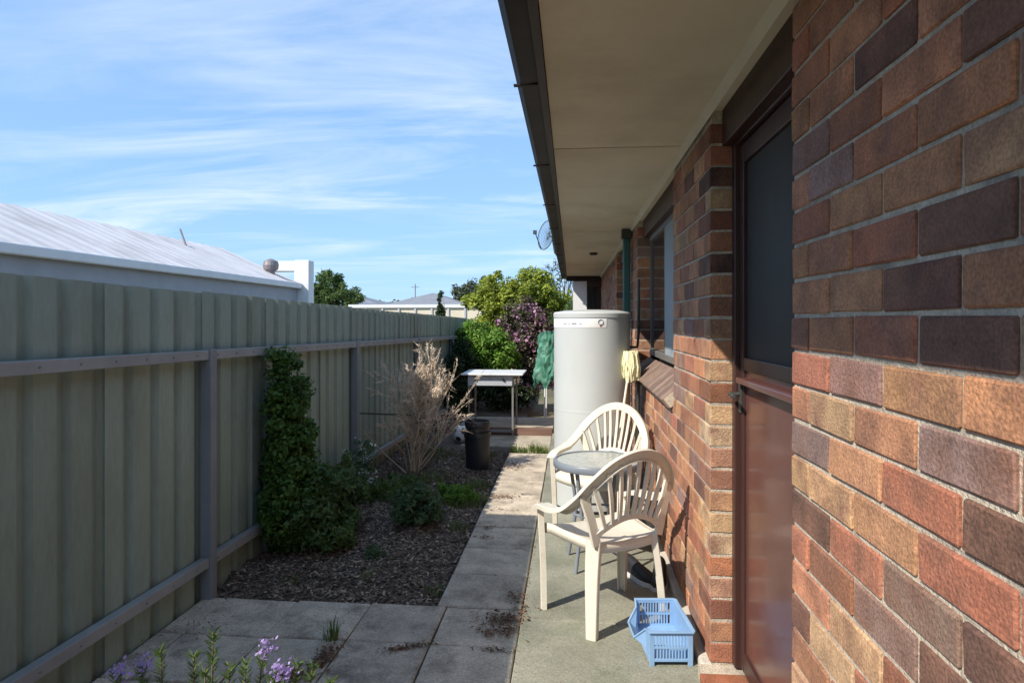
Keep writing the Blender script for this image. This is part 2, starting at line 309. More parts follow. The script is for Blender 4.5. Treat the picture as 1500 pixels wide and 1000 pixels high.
# back paving and sleepers
b = MB(); b.box((-1.30, 7.62, -.10), (-.246, 8.36, -.01)); b.box((-1.5, 8.47, -.10), (-.236, 9.5, .055))
struct(b.build('back_paving', M['backpave'], bevel=.01), 'pale sandy concrete paving behind the path end')
b = MB(); b.box((-1.75, 8.362, -.10), (-.24, 8.468, .075)); tag(b.build('timber_sleeper', M['sleeper'], bevel=.008), 'brown timber sleeper edging the raised paving by the old table', 'sleeper')

# ------------------------------------------------------------------ the brick house
house = thing('brick_house', 'brown brick house with beige eave, dark gutter and brown screen door', 'house', (.6, 2.6, .05))
HO = Vector((.6, 2.6, .05))
def hb(bm_, name, m, parent=house, **kw):
    o = bm_.build(name, m, parent, **kw)
    if parent is house: o.location = -HO
    return o
WX = .55; Z0 = .087; CH = .086; NC = 25; Y0 = 2.665
def yk(k): return Y0 + .12 * k
DOOR = (yk(-8), yk(0)); W1 = (yk(8), yk(24)); W2 = (yk(31), yk(45)); YA, YB = yk(-38), yk(85)
ZS = Z0 + 11 * CH                                # below the window sills
ZT = Z0 + NC * CH
segs_low = [(YA, DOOR[0]), (DOOR[1], YB)]; segs_high = [(YA, DOOR[0]), (DOOR[1], W1[0]), (W1[1], W2[0]), (W2[1], YB)]
b = MB()
for (a, c) in segs_low: b.box((WX + .006, a + .008, 0.02), (WX + .104, c - .008, ZS))
for (a, c) in segs_high: b.box((WX + .006, a + .008, ZS), (WX + .104, c - .008, 2.30))
b.box((WX + .2, YA, 0), (WX + .25, YB, 2.6))      # inner skin, closes the house
wall = hb(b, 'wall', M['mortar'])
PAL = [((.45, .215, .115), .38), ((.51, .31, .17), .12), ((.36, .145, .085), .27), ((.145, .074, .056), .10), ((.285, .18, .15), .13)]
def brick_col(r_):
    t = r_.random(); s = 0
    for c, p in PAL:
        s += p
        if t <= s: break
    k = r_.uniform(.8, 1.2); return tuple(min(1, q * k * r_.uniform(.94, 1.06)) for q in c)
TAN, PTAN, ORG, RED, DRED, DRK = (.53, .345, .19), (.58, .42, .26), (.45, .225, .12), (.36, .145, .085), (.21, .085, .055), (.075, .042, .034)
JAMB = [RED, ORG, DRED, (.48, .27, .18), (.42, .17, .085), PTAN, TAN, (.50, .28, .15), (.30, .14, .09), (.45, .235, .15), PTAN, TAN, (.23, .095, .05), TAN, ORG, (.55, .34, .18), (.27, .13, .08), ORG, DRK, (.36, .165, .09), DRED, (.44, .30, .17), DRK, RED, DRED]
blist = []; rr = random.Random(21)
for i in range(NC):
    zc = Z0 + CH * (i + .5)
    for (a, c) in (segs_low if i < 11 else segs_high):
        y = a - (.12 if i % 2 else 0)
        while y < c - .001:
            ya, yb = max(y, a), min(y + .24, c)
            if yb - ya > .05: blist.append(((ya + yb) / 2, zc, yb - ya - .010, JAMB[i] if abs(ya - DOOR[1]) < .001 else brick_col(rr)))
            y += .24
def scr(y, z):
    a = math.atan(87 / 960); r = WX * math.cos(a) + y * math.sin(a); f = -WX * math.sin(a) + y * math.cos(a)
    if f < .3: return None
    return 750 + 960 * r / f, 470 - 960 * (z - 1.45) / f, f
seen = []; rest = []
for q in blist:
    s = scr(q[0], q[1]); s2 = scr(q[0] + .12, q[1])
    if s and s2 and s2[0] < 1500 and -40 < s2[1] < 1040: seen.append((s2[2], q))
    else: rest.append(q)
seen.sort(key=lambda e: e[0]); rest += [e[1] for e in seen[300:]]; seen = [e[1] for e in seen[:300]]
cache = {}
for n, (y, z, L, c) in enumerate(seen):
    key = (round(L, 3), n % 7)
    if key not in cache: cache[key] = bevel_box_mesh('brick', (.11, L, .076), M['brick'], .0035, .0015, hash(key) % 1000)
    o = link_copy(cache[key], 'brick', wall, (WX + .055 + rr.uniform(-.0015, .001), y, z + rr.uniform(-.001, .001)), (rr.uniform(-.004, .004), rr.uniform(-.006, .006), rr.uniform(-.006, .006)))
    o.color = (*c, 1)
b = MB(); cols = []
for (y, z, L, c) in rest:
    b.box((WX + rr.uniform(-.001, .002), y - L / 2, z - .038), (WX + .11, y + L / 2, z + .038)); cols += [(*c, 1)] * 8
me = b.mesh('brickwork', M['brickj']); ca = me.color_attributes.new('brickcol', 'FLOAT_COLOR', 'POINT'); ca.data.foreach_set('color', np.array(cols, dtype=np.float32).ravel())
o = link_copy(me, 'brickwork', wall); o['kind'] = 'stuff'
# base fillet
b = MB(); b.box((WX - .035, DOOR[1] + .01, .04), (WX + .05, 8.2, Z0 - .004)); b.box((WX - .035, YA, .04), (WX + .05, DOOR[0] - .01, Z0 - .004)); hb(b, 'base_fillet', M['plinth'], bevel=.012)
# eave: soffit sheets, trim, fascia, gutter, roof
ZE = 2.285
for k in range(6):
    y0 = -2.85 + 3.0 * k + .05; y1 = min(y0 + 2.986, 12.9)
    if k == 5: break
    b = MB(); b.box((-.085, y0, ZE), (WX + .16, y1, ZE + .006)); hb(b, 'soffit_sheet', M['soffit'])
b = MB(); b.box((-.085, 12.2, ZE), (WX + .16, 12.95, ZE + .006)); hb(b, 'soffit_sheet', M['soffit'])
b = MB(); b.box((-.085, -2.9, ZE + .022), (WX + .16, 12.95, ZE + .04)); hb(b, 'soffit_backing', M['fascia'])
b = MB(); b.add([(WX - .03, YA, ZE - .001), (WX - .004, YA, ZE - .028), (WX - .004, YA, ZE - .001), (WX - .03, YB, ZE - .001), (WX - .004, YB, ZE - .028), (WX - .004, YB, ZE - .001)], [(0, 1, 4, 3), (1, 2, 5, 4), (0, 3, 5, 2), (0, 2, 1), (3, 4, 5)]); hb(b, 'quad_trim', M['trim'])
b = MB(); b.box((-.112, -2.9, 2.262), (-.087, 12.95, 2.46)); hb(b, 'fascia', M['fascia'])
b = MB()
prof = [(-.114, 2.285), (-.175, 2.28), (-.195, 2.30), (-.200, 2.33), (-.2, 2.385), (-.212, 2.392), (-.212, 2.404), (-.197, 2.404), (-.194, 2.335), (-.172, 2.288), (-.120, 2.292), (-.118, 2.44), (-.114, 2.44)]
n = len(prof); b.add([(x, y, z) for y in (-2.9, 12.97) for x, z in prof], [(k, (k + 1) % n, n + (k + 1) % n, n + k) for k in range(n)] + [tuple(range(n)), tuple(range(2 * n - 1, n - 1, -1))]); hb(b, 'gutter', M['gutter'])
b = MB()
for y in [-1.3 + 1.2 * k for k in range(12)]: b.box((-.203, y, 2.279), (-.118, y + .02, 2.284))
hb(b, 'gutter_bracket', M['gutter'])
b = MB(); b.add([(-.16, -2.9, 2.43), (-.16, 12.97, 2.43), (4.2, 12.97, 4.0), (4.2, -2.9, 4.0), (-.15, -2.9, 2.47), (-.15, 12.97, 2.47), (4.2, 12.97, 4.05), (4.2, -2.9, 4.05)], [(0, 1, 2, 3), (7, 6, 5, 4), (0, 4, 5, 1), (3, 2, 6, 7), (0, 3, 7, 4), (1, 5, 6, 2)]); hb(b, 'roof', M['tile'])
# head boards over openings
for (a, c) in (DOOR, W1, W2):
    b = MB(); b.box((WX + .045, a + .003, 2.14), (WX + .10, c - .003, 2.284)); hb(b, 'head_board', M['timber'], bevel=.003)
# soffit fixture (small round cap)
b = MB(); b.lathe([(0, -.028), (.04, -.026), (.05, -.01), (.055, 0)], (.27, 8.1, ZE - .001), 24); hb(b, 'soffit_cap', M['fascia'], smooth=40)

# door
XD = WX + .112
d_root = bpy.data.objects.new('door', None); COL.objects.link(d_root); d_root.parent = house; d_root.location = Vector((XD, 2.2, .1)) - HO
def dp(bm_, name, m, **kw):
    o = bm_.build(name, m, d_root, **kw); o.location = -Vector((XD, 2.2, .1)); return o
a, c = DOOR
b = MB(); b.box((XD - .03, c - .05, .10), (XD + .07, c - .006, 2.20)); b.box((XD - .03, a + .006, .10), (XD + .07, a + .05, 2.20)); b.box((XD - .028, a + .05, 2.13), (XD + .068, c - .05, 2.199)); dp(b, 'door_frame', M['timber'], bevel=.004)
i0, i1 = a + .053, c - .053
b = MB(); b.box((XD - .012, i1 - .055, .115), (XD + .02, i1, 2.125)); b.box((XD - .012, i0, .115), (XD + .02, i0 + .055, 2.125)); b.box((XD - .011, i0 + .055, 2.05), (XD + .019, i1 - .055, 2.124)); b.box((XD - .011, i0 + .055, .116), (XD + .019, i1 - .055, .19)); b.box((XD - .011, i0 + .055, 1.262), (XD + .019, i1 - .055, 1.312)); dp(b, 'screen_frame', M['timber'], bevel=.003)
b = MB(); b.box((XD + .002, i0 + .05, 1.30), (XD + .008, i1 - .05, 2.06)); dp(b, 'fly_screen', M['flywire'])
b = MB(); b.box((XD - .002, i0 + .05, .18), (XD + .010, i1 - .05, 1.27)); dp(b, 'lower_panel', M['doorpan'])
b = MB(); b.bar((XD - .030, i0 + .06, 1.226), (XD - .030, i1 - .055, 1.226), .02, .022); b.box((XD - .03, i1 - .075, 1.217), (XD - .002, i1 - .06, 1.235)); b.box((XD - .03, i0 + .08, 1.217), (XD - .002, i0 + .095, 1.235)); dp(b, 'push_bar', M['doorpan'], bevel=.003)
b = MB(); b.box((XD - .02, i1 - .045, 1.10), (XD - .012, i1 - .012, 1.22)); b.tube([(XD - .02, i1 - .028, 1.17), (XD - .055, i1 - .028, 1.17), (XD - .06, i1 - .11, 1.168)], .008, 8); dp(b, 'door_handle', M['pipe'], bevel=.002)
# step: threshold bricks
for k in range(9):
    L = .104; y = a + .012 + L / 2 + k * .107
    if y + L / 2 > c: break
    o = link_copy(bevel_box_mesh('threshold_brick', (.19, L - .008, .06), M['brick'], .004, .001, 300 + k), 'threshold_brick', house, Vector((WX + .035, y, .075)) - HO)
    o.color = (*random.Random(k + 3).choice([(.29, .095, .05), (.24, .10, .07), (.33, .12, .06)]), 1)
b = MB(); b.box((WX - .05, a + .008, .04), (WX + .12, c - .008, .092)); hb(b, 'threshold_mortar', M['mortar'])

# windows
def window(rng_, name='window'):
    a, c = rng_; X = WX + .115
    rt = bpy.data.objects.new(name, None); COL.objects.link(rt); rt.parent = house; org = Vector((X, (a + c) / 2, 1.18)); rt.location = org - HO
    def wp(bm_, nm, m, **kw):
        o = bm_.build(nm, m, rt, **kw); o.location = -org; return o
    z0, z1 = 1.175, 2.145; mid = a + (c - a) * .52
    b = MB()
    b.box((X - .025, a + .004, z0), (X + .03, a + .05, z1)); b.box((X - .012, c - .05, z0), (X + .03, c - .004, z1))
    b.box((X - .024, a + .05, z0), (X + .029, c - .05, z0 + .045)); b.box((X - .024, a + .05, z1 - .045), (X + .029, c - .05, z1)); b.box((X - .02, mid - .025, z0 + .045), (X + .02, mid + .025, z1 - .045))
    wp(b, 'window_frame', M['bronze'], bevel=.003)
    b = MB(); b.box((X - .022, a + .05, z0 + .045), (X - .012, mid - .026, z1 - .045)); wp(b, 'fly_screen', M['alu'])
    for p, q in ((a + .05, mid - .025), (mid + .025, c - .05)):
        b = MB(); b.box((X + .002, p, z0 + .04), (X + .007, q, z1 - .04)); wp(b, 'pane', M['glass'])
    n = int((c - a - .01) / .086); pit = (c - a - .008) / n
    me = [bevel_box_mesh('sill_brick', (.205, pit - .009, .07), M['sill'], .005, .0015, 500 + i) for i in range(4)]
    for k in range(n):
        o = link_copy(me[k % 4], 'sill_brick', rt, Vector((WX + .035, a + .004 + pit * (k + .5), 1.062)) - org, (0, R(-40), 0))
    b = MB(); ang = R(-40); ca_, sa_ = math.cos(ang), math.sin(ang)
    vs = []
    for y in (a + .006, c - .006):
        for (lx, lz) in ((-.09, -.034), (.105, -.034), (.105, .026), (-.09, .026)):
            vs.append((WX + .035 + lx * ca_ + lz * sa_, y, 1.062 - lx * sa_ + lz * ca_))
    b.add(vs, [(0, 1, 2, 3), (7, 6, 5, 4), (0, 4, 5, 1), (1, 5, 6, 2), (2, 6, 7, 3), (3, 7, 4, 0)]); wp(b, 'sill_mortar', M['mortar'])
    return rt
window(W1); window(W2)
# porch end wall facing back along the house
b = MB(); b.box((.03, 12.30, -.05), (.285, 12.40, 2.284)); hb(b, 'end_panel', M['white'])
b = MB(); b.box((.285, 12.32, -.05), (WX, 12.40, 1.0)); hb(b, 'end_panel', M['timber']); b = MB(); b.box((.285, 12.32, 2.1), (WX, 12.40, 2.284)); hb(b, 'end_panel', M['timber'])
e_root = bpy.data.objects.new('window', None); COL.objects.link(e_root); e_root.parent = house; e_root.location = -HO
b = MB()
for x in (.288, .40, .525): b.box((x, 12.31, 1.0), (x + .022, 12.37, 2.1))
b.build('window_frame', M['fascia'], e_root); b = MB(); b.box((.29, 12.35, 1.0), (.545, 12.356, 2.1)); b.build('pane', M['glass'], e_root)
b = MB(); b.box((-.085, 12.28, 2.19), (WX, 12.298, 2.284)); hb(b, 'end_beam', M['fascia'])
# teal downpipe on wall and small pipework by the heater
b = MB(); b.box((.47, 6.02, .05), (.535, 6.09, 2.20)); dpipe = tag(b.build('downpipe', M['teal'], bevel=.012), 'teal green square downpipe fixed to the brick wall behind the heater', 'pipe')
b = MB(); b.box((.455, 6.0, 2.20), (.548, 6.11, 2.284)); b.build('pipe_head', M['pipe'], dpipe, bevel=.006)
b = MB()
for z in (.5, 1.35): b.box((.462, 6.005, z), (.55, 6.105, z + .03))
b.build('bracket', M['pipe'], dpipe)

# ------------------------------------------------------------------ steel fence
FX = -1.93
def ftop(y): return 1.60 - .0122 * (y - 3.5)
fence = thing('steel_fence', 'sage green ribbed steel sheet fence with grey posts and rails', 'fence', (FX, 5.755, 0)); FO = Vector((FX, 5.755, 0))
posts = [3.285 + 2.35 * k for k in range(-2, 5)]
def fp(bm_, nm, m, **kw):
    o = bm_.build(nm, m, fence, **kw); o.location = -FO; return o
for pi_, y in enumerate(posts):
    b = MB(); b.box((FX + .002, y - .03, -.12), (FX + .062, y + .03, ftop(y) - .30)); fp(b, 'post', M['post'], bevel=.004)
    if pi_ == len(posts) - 1: break
    y1 = posts[pi_ + 1]
    for dz, th in ((-.33, .05), (-1.41, .05)):
        b = MB(); b.bar((FX + .030, y + .031, ftop(y) + dz), (FX + .030, y1 - .031, ftop(y1) + dz), .045, th); fp(b, 'rail', M['rail'], bevel=.003)
    pit = (y1 - y) / 13; ya = y
    for k, nr in enumerate((4, 5, 4)):
        b = MB(); pts = []
        for q in range(nr):
            u = ya + pit * q
            pts += [(u, 0), (u + pit * .60, 0), (u + pit * .70, -.026), (u + pit * .90, -.026)]
        ya += pit * nr; pts += [(ya + .012, 0)]
        vs = []
        lift = rr.uniform(-.006, .006)
        for (u, dxx) in pts: vs += [(FX - .002 * (k % 2) + dxx - .003, u, -.14), (FX - .002 * (k % 2) + dxx - .003, u, ftop(u) + lift)]
        b.add(vs, [(2 * i, 2 * i + 2, 2 * i + 3, 2 * i + 1) for i in range(len(pts) - 1)])
        o = fp(b, 'fence_sheet', M['fence']); s_ = o.modifiers.new('thick', 'SOLIDIFY'); s_.thickness = .0016; s_.offset = -1

b = MB(); 
for y in [posts[0] + .05 + .196 * k for k in range(70)]:
    if min(abs(y - q) for q in posts) < .045: continue
    for dz in (-.33, -1.41):
        z = ftop(y) + dz; b.tube([(FX + .052, y, z), (FX + .057, y, z)], [.006, .0045], 6)
fp(b, 'screw_heads', M['post'])['kind'] = 'stuff'

# ------------------------------------------------------------------ plastic chairs
def c_prof(wd, th=.004, lip=.020):
    h = wd / 2
    return [(-h, 0), (-h + .003, .003), (h - .003, .003), (h, 0), (h, -lip), (h - th, -lip), (h - th, -th), (-h + th, -th), (-h + th, -lip), (-h, -lip)]
def make_chair(label, loc, rz):
    t = thing('garden_chair', label, 'chair', loc, rz, 'cream resin garden chairs around the small table')
    half = [(.262, .195, .500), (.274, .12, .528), (.280, .02, .536), (.274, -.075, .555), (.250, -.150, .610), (.205, -.205, .690), (.135, -.245, .762), (.068, -.264, .798), (0, -.270, .810)]
    wv_h = [(1, 0, 0), (1, 0, 0), (1, 0, .05), (1, -.05, .35), (.85, -.12, .65), (.7, -.17, .8), (.4, -.2, 1), (.18, -.22, 1), (0, -.22, 1)]
    path = catmull(half + [(-x, y, z) for x, y, z in half[-2::-1]], 5)
    wv = catmull(wv_h + [(-x, y, z) for x, y, z in wv_h[-2::-1]], 5)
    n = len(path); ka = 15
    wid = [.062 if i < ka or i >= n - ka else .052 for i in range(n)]
    pr = [c_prof(wid[i]) for i in range(n)]
    for nm, a, c in (('arm', 0, ka), ('back_frame', ka, n - 1 - ka), ('arm', n - 1 - ka, n - 1)):
        b = MB(); b.sweep(path[a:c + 1], wv[a:c + 1], pr[a:c + 1]); b.build(nm, M['resin'], t, smooth=35)
    def top_at(x):
        best = min((p for p in path[ka:n - ka]), key=lambda p: abs(p.x - x)); return best
    arch = lambda x: Vector((x, -.178 - .035 * (1 - (x / .19) ** 2), .445 + .075 * (1 - (x / .175) ** 2)))
    ap = [arch(-.172 + .344 * i / 16) for i in range(17)]
    b = MB(); b.sweep(ap, [Vector((0, -.25, 1))] * 17, [(-.012, .004), (.012, .004), (.012, -.010), (-.012, -.010)]); b.build('lower_arch', M['resin'], t, smooth=35)
    for i in range(-4, 5):
        p0 = arch(i * .034) + Vector((0, 0, .004)); p1 = top_at(i * .050); p1 = p1 + Vector((0, .002, -.02)); mid = (p0 + p1) / 2 + Vector((0, -.008, 0))
        cv = catmull([p0, mid, p1], 4); b = MB(); b.sweep(cv, [Vector((1, 0, 0))] * len(cv), [(-.0085, .004), (.0085, .004), (.0085, -.008), (-.0085, -.008)]); b.build('slat', M['resin'], t, smooth=35)
    for s in (-1, 1):
        cv = catmull([(s * .172, -.178, .405), (s * .196, -.178, .50), (s * .225, -.172, .595), (s * .238, -.165, .628)], 4)
        b = MB(); b.sweep(cv, [Vector((1, .1, 0))] * len(cv), [(-.021, .004), (.021, .004), (.021, -.012), (-.021, -.012)]); b.build('stile', M['resin'], t, smooth=35)
        # front leg
        pts = catmull([(s * .262, .192, .505), (s * .254, .190, .36), (s * .247, .187, .18), (s * .245, .185, 0)], 4)
        W = Vector((s * -.45, s * .9 * s, 0)); W = Vector((-.45 * 1, s * .9, 0)) if s > 0 else Vector((-.45, -.9, 0))
        b = MB(); b.sweep(pts, [W] * len(pts), [c_prof(.066 - .026 * (i / (len(pts) - 1)), .005, .026) for i in range(len(pts))]); b.build('leg', M['resin'], t, smooth=35)
        pts = catmull([(s * .176, -.160, .415), (s * .192, -.172, .28), (s * .203, -.185, .14), (s * .210, -.195, 0)], 4)
        W = Vector((.55, s * .85, 0))
        b = MB(); b.sweep(pts, [W] * len(pts), [c_prof(.070 - .022 * (i / (len(pts) - 1)), .005, .028) for i in range(len(pts))]); b.build('leg', M['resin'], t, smooth=35)
    # seat
    def sz(x, y):
        return .408 + .018 * (abs(x) / .235) ** 2.5 - .9 * max(0, y - .13) ** 2 * 4 - .012 * (1 - (x / .24) ** 2) * math.cos((y) * 3.5) + .02 * max(0, -.08 - y) * 2
    nx, ny = 16, 14
    def hwid(y): return .172 + (.236 - .172) * (y + .178) / .378
    vs = []; 
    for j in range(ny + 1):
        y = -.178 + .378 * j / ny
        for i in range(nx + 1):
            x = hwid(y) * (2 * i / nx - 1); vs.append((x, y, sz(x, y)))
    b = MB(); b.add(vs, [(j * (nx + 1) + i, j * (nx + 1) + i + 1, (j + 1) * (nx + 1) + i + 1, (j + 1) * (nx + 1) + i) for j in range(ny) for i in range(nx)])
    o = b.build('seat', M['resin'], t, smooth=True); m_ = o.modifiers.new('thick', 'SOLIDIFY'); m_.thickness = .005; m_.offset = -1
    rim = [Vector((-hwid(-.178 + .378 * j / 10), -.178 + .378 * j / 10, 0)) for j in range(11)] + [Vector((hwid(.2) * (2 * i / 10 - 1), .2 + .012 * (1 - (2 * i / 10 - 1) ** 2), 0)) for i in range(1, 10)] + [Vector((hwid(.2 - .378 * j / 10), .2 - .378 * j / 10, 0)) for j in range(11)] + [Vector((.172 * (1 - 2 * i / 8), -.178, 0)) for i in range(1, 9)]
    for p in rim: p.z = sz(p.x, min(p.y, .2))
    b = MB(); vs = []
    for p in rim: vs += [p + Vector((0, 0, .001)), p + Vector((0, 0, -.046))]
    b.add(vs, [(2 * i, 2 * i + 1, 2 * i + 3, 2 * i + 2) for i in range(len(rim) - 1)])
    o = b.build('seat_apron', M['resin'], t, smooth=35); m_ = o.modifiers.new('thick', 'SOLIDIFY'); m_.thickness = .004; m_.offset = 0
    return t
make_chair('cream resin garden chair with its fan back beside the blue basket', (.16, 3.173, .05), R(32))
make_chair('cream resin garden chair standing against the grey water heater', (.187, 4.36, .05), R(150))

# small round table
t = thing('side_table', 'small round grey glass table between the two cream chairs', 'table', (.15, 3.82, .05))
b = MB(); b.lathe([(.0, .598), (.236, .598), (.236, .592), (0, .592)], n=64); b.build('table_top', M['ttop'], t, smooth=40)
b = MB(); b.lathe([(.237, .603), (.25, .603), (.255, .595), (.255, .568), (.25, .562), (.237, .562), (.237, .603)], n=64); b.build('rim', M['rim'], t, smooth=40)
for k in range(4):
    a = R(45 + 90 * k + 8); b = MB(); b.tube([(.20 * math.cos(a), .20 * math.sin(a), .57), (.15 * math.cos(a), .15 * math.sin(a), .30), (.21 * math.cos(a), .21 * math.sin(a), 0)], .011, 10); b.build('leg', M['rim'], t, smooth=40)
b = MB(); b.tube([(.148 * math.cos(q * math.pi / 12), .148 * math.sin(q * math.pi / 12), .30) for q in range(25)], .007, 8); b.build('brace_ring', M['rim'], t, smooth=40)

# ------------------------------------------------------------------ water heater
t = thing('water_heater', 'tall pale grey storage water heater cylinder with white label band', 'water heater', (.155, 5.06, .05)); r = .288
b = MB(); b.lathe([(.0, .02), (r, .02), (r, .721), (r, .729), (r + .0012, .735), (r, .741), (r, .749), (r, 1.43), (r - .004, 1.435), (0, 1.435)], n=96); b.build('tank_body', M['heater'], t, smooth=30)
b = MB(); b.lathe([(r + .004, 1.425), (r + .005, 1.455), (r - .005, 1.467), (.20, 1.480), (.06, 1.486), (0, 1.487)], n=96); b.build('lid', M['heater'], t, smooth=30)
b = MB(); b.lathe([(r - .02, 0), (r + .003, 0), (r + .003, .022), (r - .02, .022)], n=72); b.build('base_ring', M['black'], t, smooth=30)
b = MB(); A0, A1 = R(186), R(290)
b.lathe([(r + .0015, 1.350), (r + .002, 1.352), (r + .002, 1.416), (r + .0015, 1.418)], n=48, a0=A0, a1=A1); lab = b.build('label_band', M['label'], t, smooth=30)
def curved(a0, a1, z0, z1, m, rad=r + .0032):
    b = MB(); b.lathe([(rad, z0), (rad, z1)], n=6, a0=R(a0), a1=R(a1)); b.build('print_mark', m, lab, smooth=True)
for (p, q, z0, z1) in ((222, 230, 1.377, 1.384), (232, 235, 1.377, 1.384), (238, 246, 1.374, 1.386), (250, 254, 1.377, 1.383)): curved(p, q, z0, z1, M['ink'])
ringv = MB(); pts = []
for q in range(25):
    th = q * math.pi / 12; an = R(281) + .018 * math.cos(th) / r; pts.append(((r + .004) * math.cos(an), (r + .004) * math.sin(an), 1.392 + .018 * math.sin(th)))
ringv.tube(pts, .003, 5, cap=False); ringv.build('round_mark', M['ink'], lab); curved(280, 283, 1.358, 1.37, M['inkred'])
b = MB(); b.tube([(r - .02, -.06, .95), (r + .035, -.10, .95), (r + .055, -.11, .93), (r + .055, -.11, .2)], .011, 8); b.tube([(r - .03, .02, 1.2), (r + .06, .03, 1.2), (r + .07, .03, 1.3), (r + .07, .03, 1.72)], .011, 8); b.build('pipe', M['pipe'], t, smooth=40)
b = MB(); b.tube([(r + .055, -.11, .93), (r + .055, -.16, .95)], .018, 10); b.tube([(r + .02, -.165, .95), (r + .09, -.165, .95)], .006, 6); b.build('valve', M['pipe'], t, smooth=40)

# ------------------------------------------------------------------ mop
t = thing('string_mop', 'yellow string mop stood upside down against the water heater', 'mop', (.255, 4.70, .05))
top = Vector((.434, 4.87, 1.18)) - Vector((.255, 4.70, .05)); b = MB(); b.tube([(0, 0, 0), top * .5 + Vector((0, 0, 0)), top], .010, 10); b.build('handle', M['mopstick'], t, smooth=40)
g = np.random.default_rng(4)
b = MB()
for k in range(170):
    a = g.uniform(0, 6.283); q = g.uniform(.01, .05); L = g.uniform(.11, .21); p0 = top + Vector((math.cos(a) * .012, math.sin(a) * .012, .03))
    p1 = top + Vector((math.cos(a) * q, math.sin(a) * q, .04 + g.uniform(-.01, .01))); d = Vector((math.cos(a) * (q + .012), math.sin(a) * (q + .012), 0))
    p2 = top + d * 1.05 + Vector((g.normal(0, .006), g.normal(0, .006), -L * .4)); p3 = top + d * .85 + Vector((g.normal(0, .010), g.normal(0, .010), -L + .03))
    b.tube([p0, p1, p2, p3], [.005, .006, .006, .005], 5)
b.build('yarn_head', M['yellow'], t, smooth=40)
b = MB(); b.tube([top - Vector((0, 0, .03)), top + Vector((0, 0, .035))], [.02, .024], 12); b.build('clamp', M['yellow'], t, smooth=40)

# ------------------------------------------------------------------ blue basket
t = thing('plastic_basket', 'light blue plastic stacking basket with slotted ends on the slab', 'basket', (.390, 2.865, .05), R(5))
W_, L_, H_ = .176, .31, .138; hx, hy = W_ / 2, L_ / 2
for s in (-1, 1):                                # slotted ends
    y = s * hy; b = MB(); e = .004
    zb = .018
    b.box((-hx, y - e, 0), (-hx + .020, y + e, H_)); b.box((hx - .020, y - e, 0), (hx, y + e, H_))
    b.box((-hx + .02, y - e, H_ - .014), (hx - .02, y + e, H_)); b.box((-hx + .02, y - e, .070), (hx - .02, y + e, .080)); b.box((-hx + .02, y - e, zb), (hx - .02, y + e, .030))
    for k in range(1, 11):
        x = -hx + .02 + (W_ - .04) * k / 11; b.box((x - .0032, y - e * .8, .030), (x + .0032, y + e * .8, .070)); b.box((x - .0032, y - e * .8, .080), (x + .0032, y + e * .8, H_ - .014))
    b.build('slotted_end', M['blue'], t, bevel=.0012)
    b = MB(); b.bar((-hx - .004, y + s * .004, H_), (hx + .004, y + s * .004, H_), .016, .007); b.build('rim', M['blue'], t, bevel=.002)
b = MB(); b.box((hx - .004, -hy + .004, .018), (hx + .004, hy - .004, H_)); b.build('side_wall', M['blue'], t, bevel=.002)
b = MB(); b.bar((hx + .004, -hy, H_ + .001), (hx + .004, hy, H_ + .001), .014, .008); b.build('rim', M['blue'], t, bevel=.002)
b = MB(); b.box((-hx, -hy + .004, .018), (hx, hy - .004, .023)); b.build('floor', M['blue'], t)
# low scooped front
ys = [-hy + .004, -hy + .05, -hy + .085, hy - .085, hy - .05, hy - .004]; zs = [H_, H_ - .012, .075, .075, H_ - .012, H_]; ox = [0, -.004, -.045, -.045, -.004, 0]
b = MB(); vs = []
for y, z, o_ in zip(ys, zs, ox): vs += [(-hx, y, .018), (-hx + o_ * .35, y, .05), (-hx + o_, y, z)]
b.add(vs, [(3 * i + k, 3 * i + k + 1, 3 * i + k + 4, 3 * i + k + 3) for i in range(5) for k in range(2)]); o = b.build('scoop_front', M['blue'], t); m_ = o.modifiers.new('thick', 'SOLIDIFY'); m_.thickness = .004; m_.offset = 0
b = MB(); b.tube([(-hx + o_ - .001, y, z) for y, z, o_ in zip(ys, zs, ox)], .005, 8); b.build('rim', M['blue'], t, smooth=40)

# shoes by the wall
def shoe(label, loc, rz):
    t = thing('shoe', label, 'shoe', loc, rz, 'black shoes by the wall'); 
    secs = [(-.13, .030, .075, .0), (-.10, .036, .085, 0), (-.05, .034, .082, 0), (0, .037, .066, 0), (.06, .044, .052, 0), (.11, .040, .045, 0), (.145, .022, .032, 0)]
    b = MB(); vs = []; m = 12
    for (y, hw, h, _) in secs:
        for k in range(m): a = math.pi * k / (m - 1); vs.append((hw * math.cos(a), y, .022 + (h - .022 + .02) * max(0, math.sin(a)) ** .7))
    b.add(vs, [(i * m + k, i * m + k + 1, (i + 1) * m + k + 1, (i + 1) * m + k) for i in range(len(secs) - 1) for k in range(m - 1)] + [tuple(range(m)), tuple((len(secs) - 1) * m + k for k in range(m - 1, -1, -1))]); b.build('upper', M['shoe'], t, smooth=50)
    b = MB(); vs = []
    out_ = [(-hw - .003, y) for y, hw, _, _ in secs] + [(hw + .003, y) for y, hw, _, _ in secs[::-1]]; n = len(out_)
    b.add([(x, y, 0) for x, y in out_] + [(x, y, .024) for x, y in out_], [(k, (k + 1) % n, n + (k + 1) % n, n + k) for k in range(n)] + [tuple(range(n)), tuple(range(2 * n - 1, n - 1, -1))]); b.build('sole', M['sole'], t)
shoe('black shoe with pale sole turned towards the brick wall', (.36, 3.62, .05), R(-150)); shoe('black shoe with pale sole lying along the brick wall', (.47, 3.58, .05), R(170))

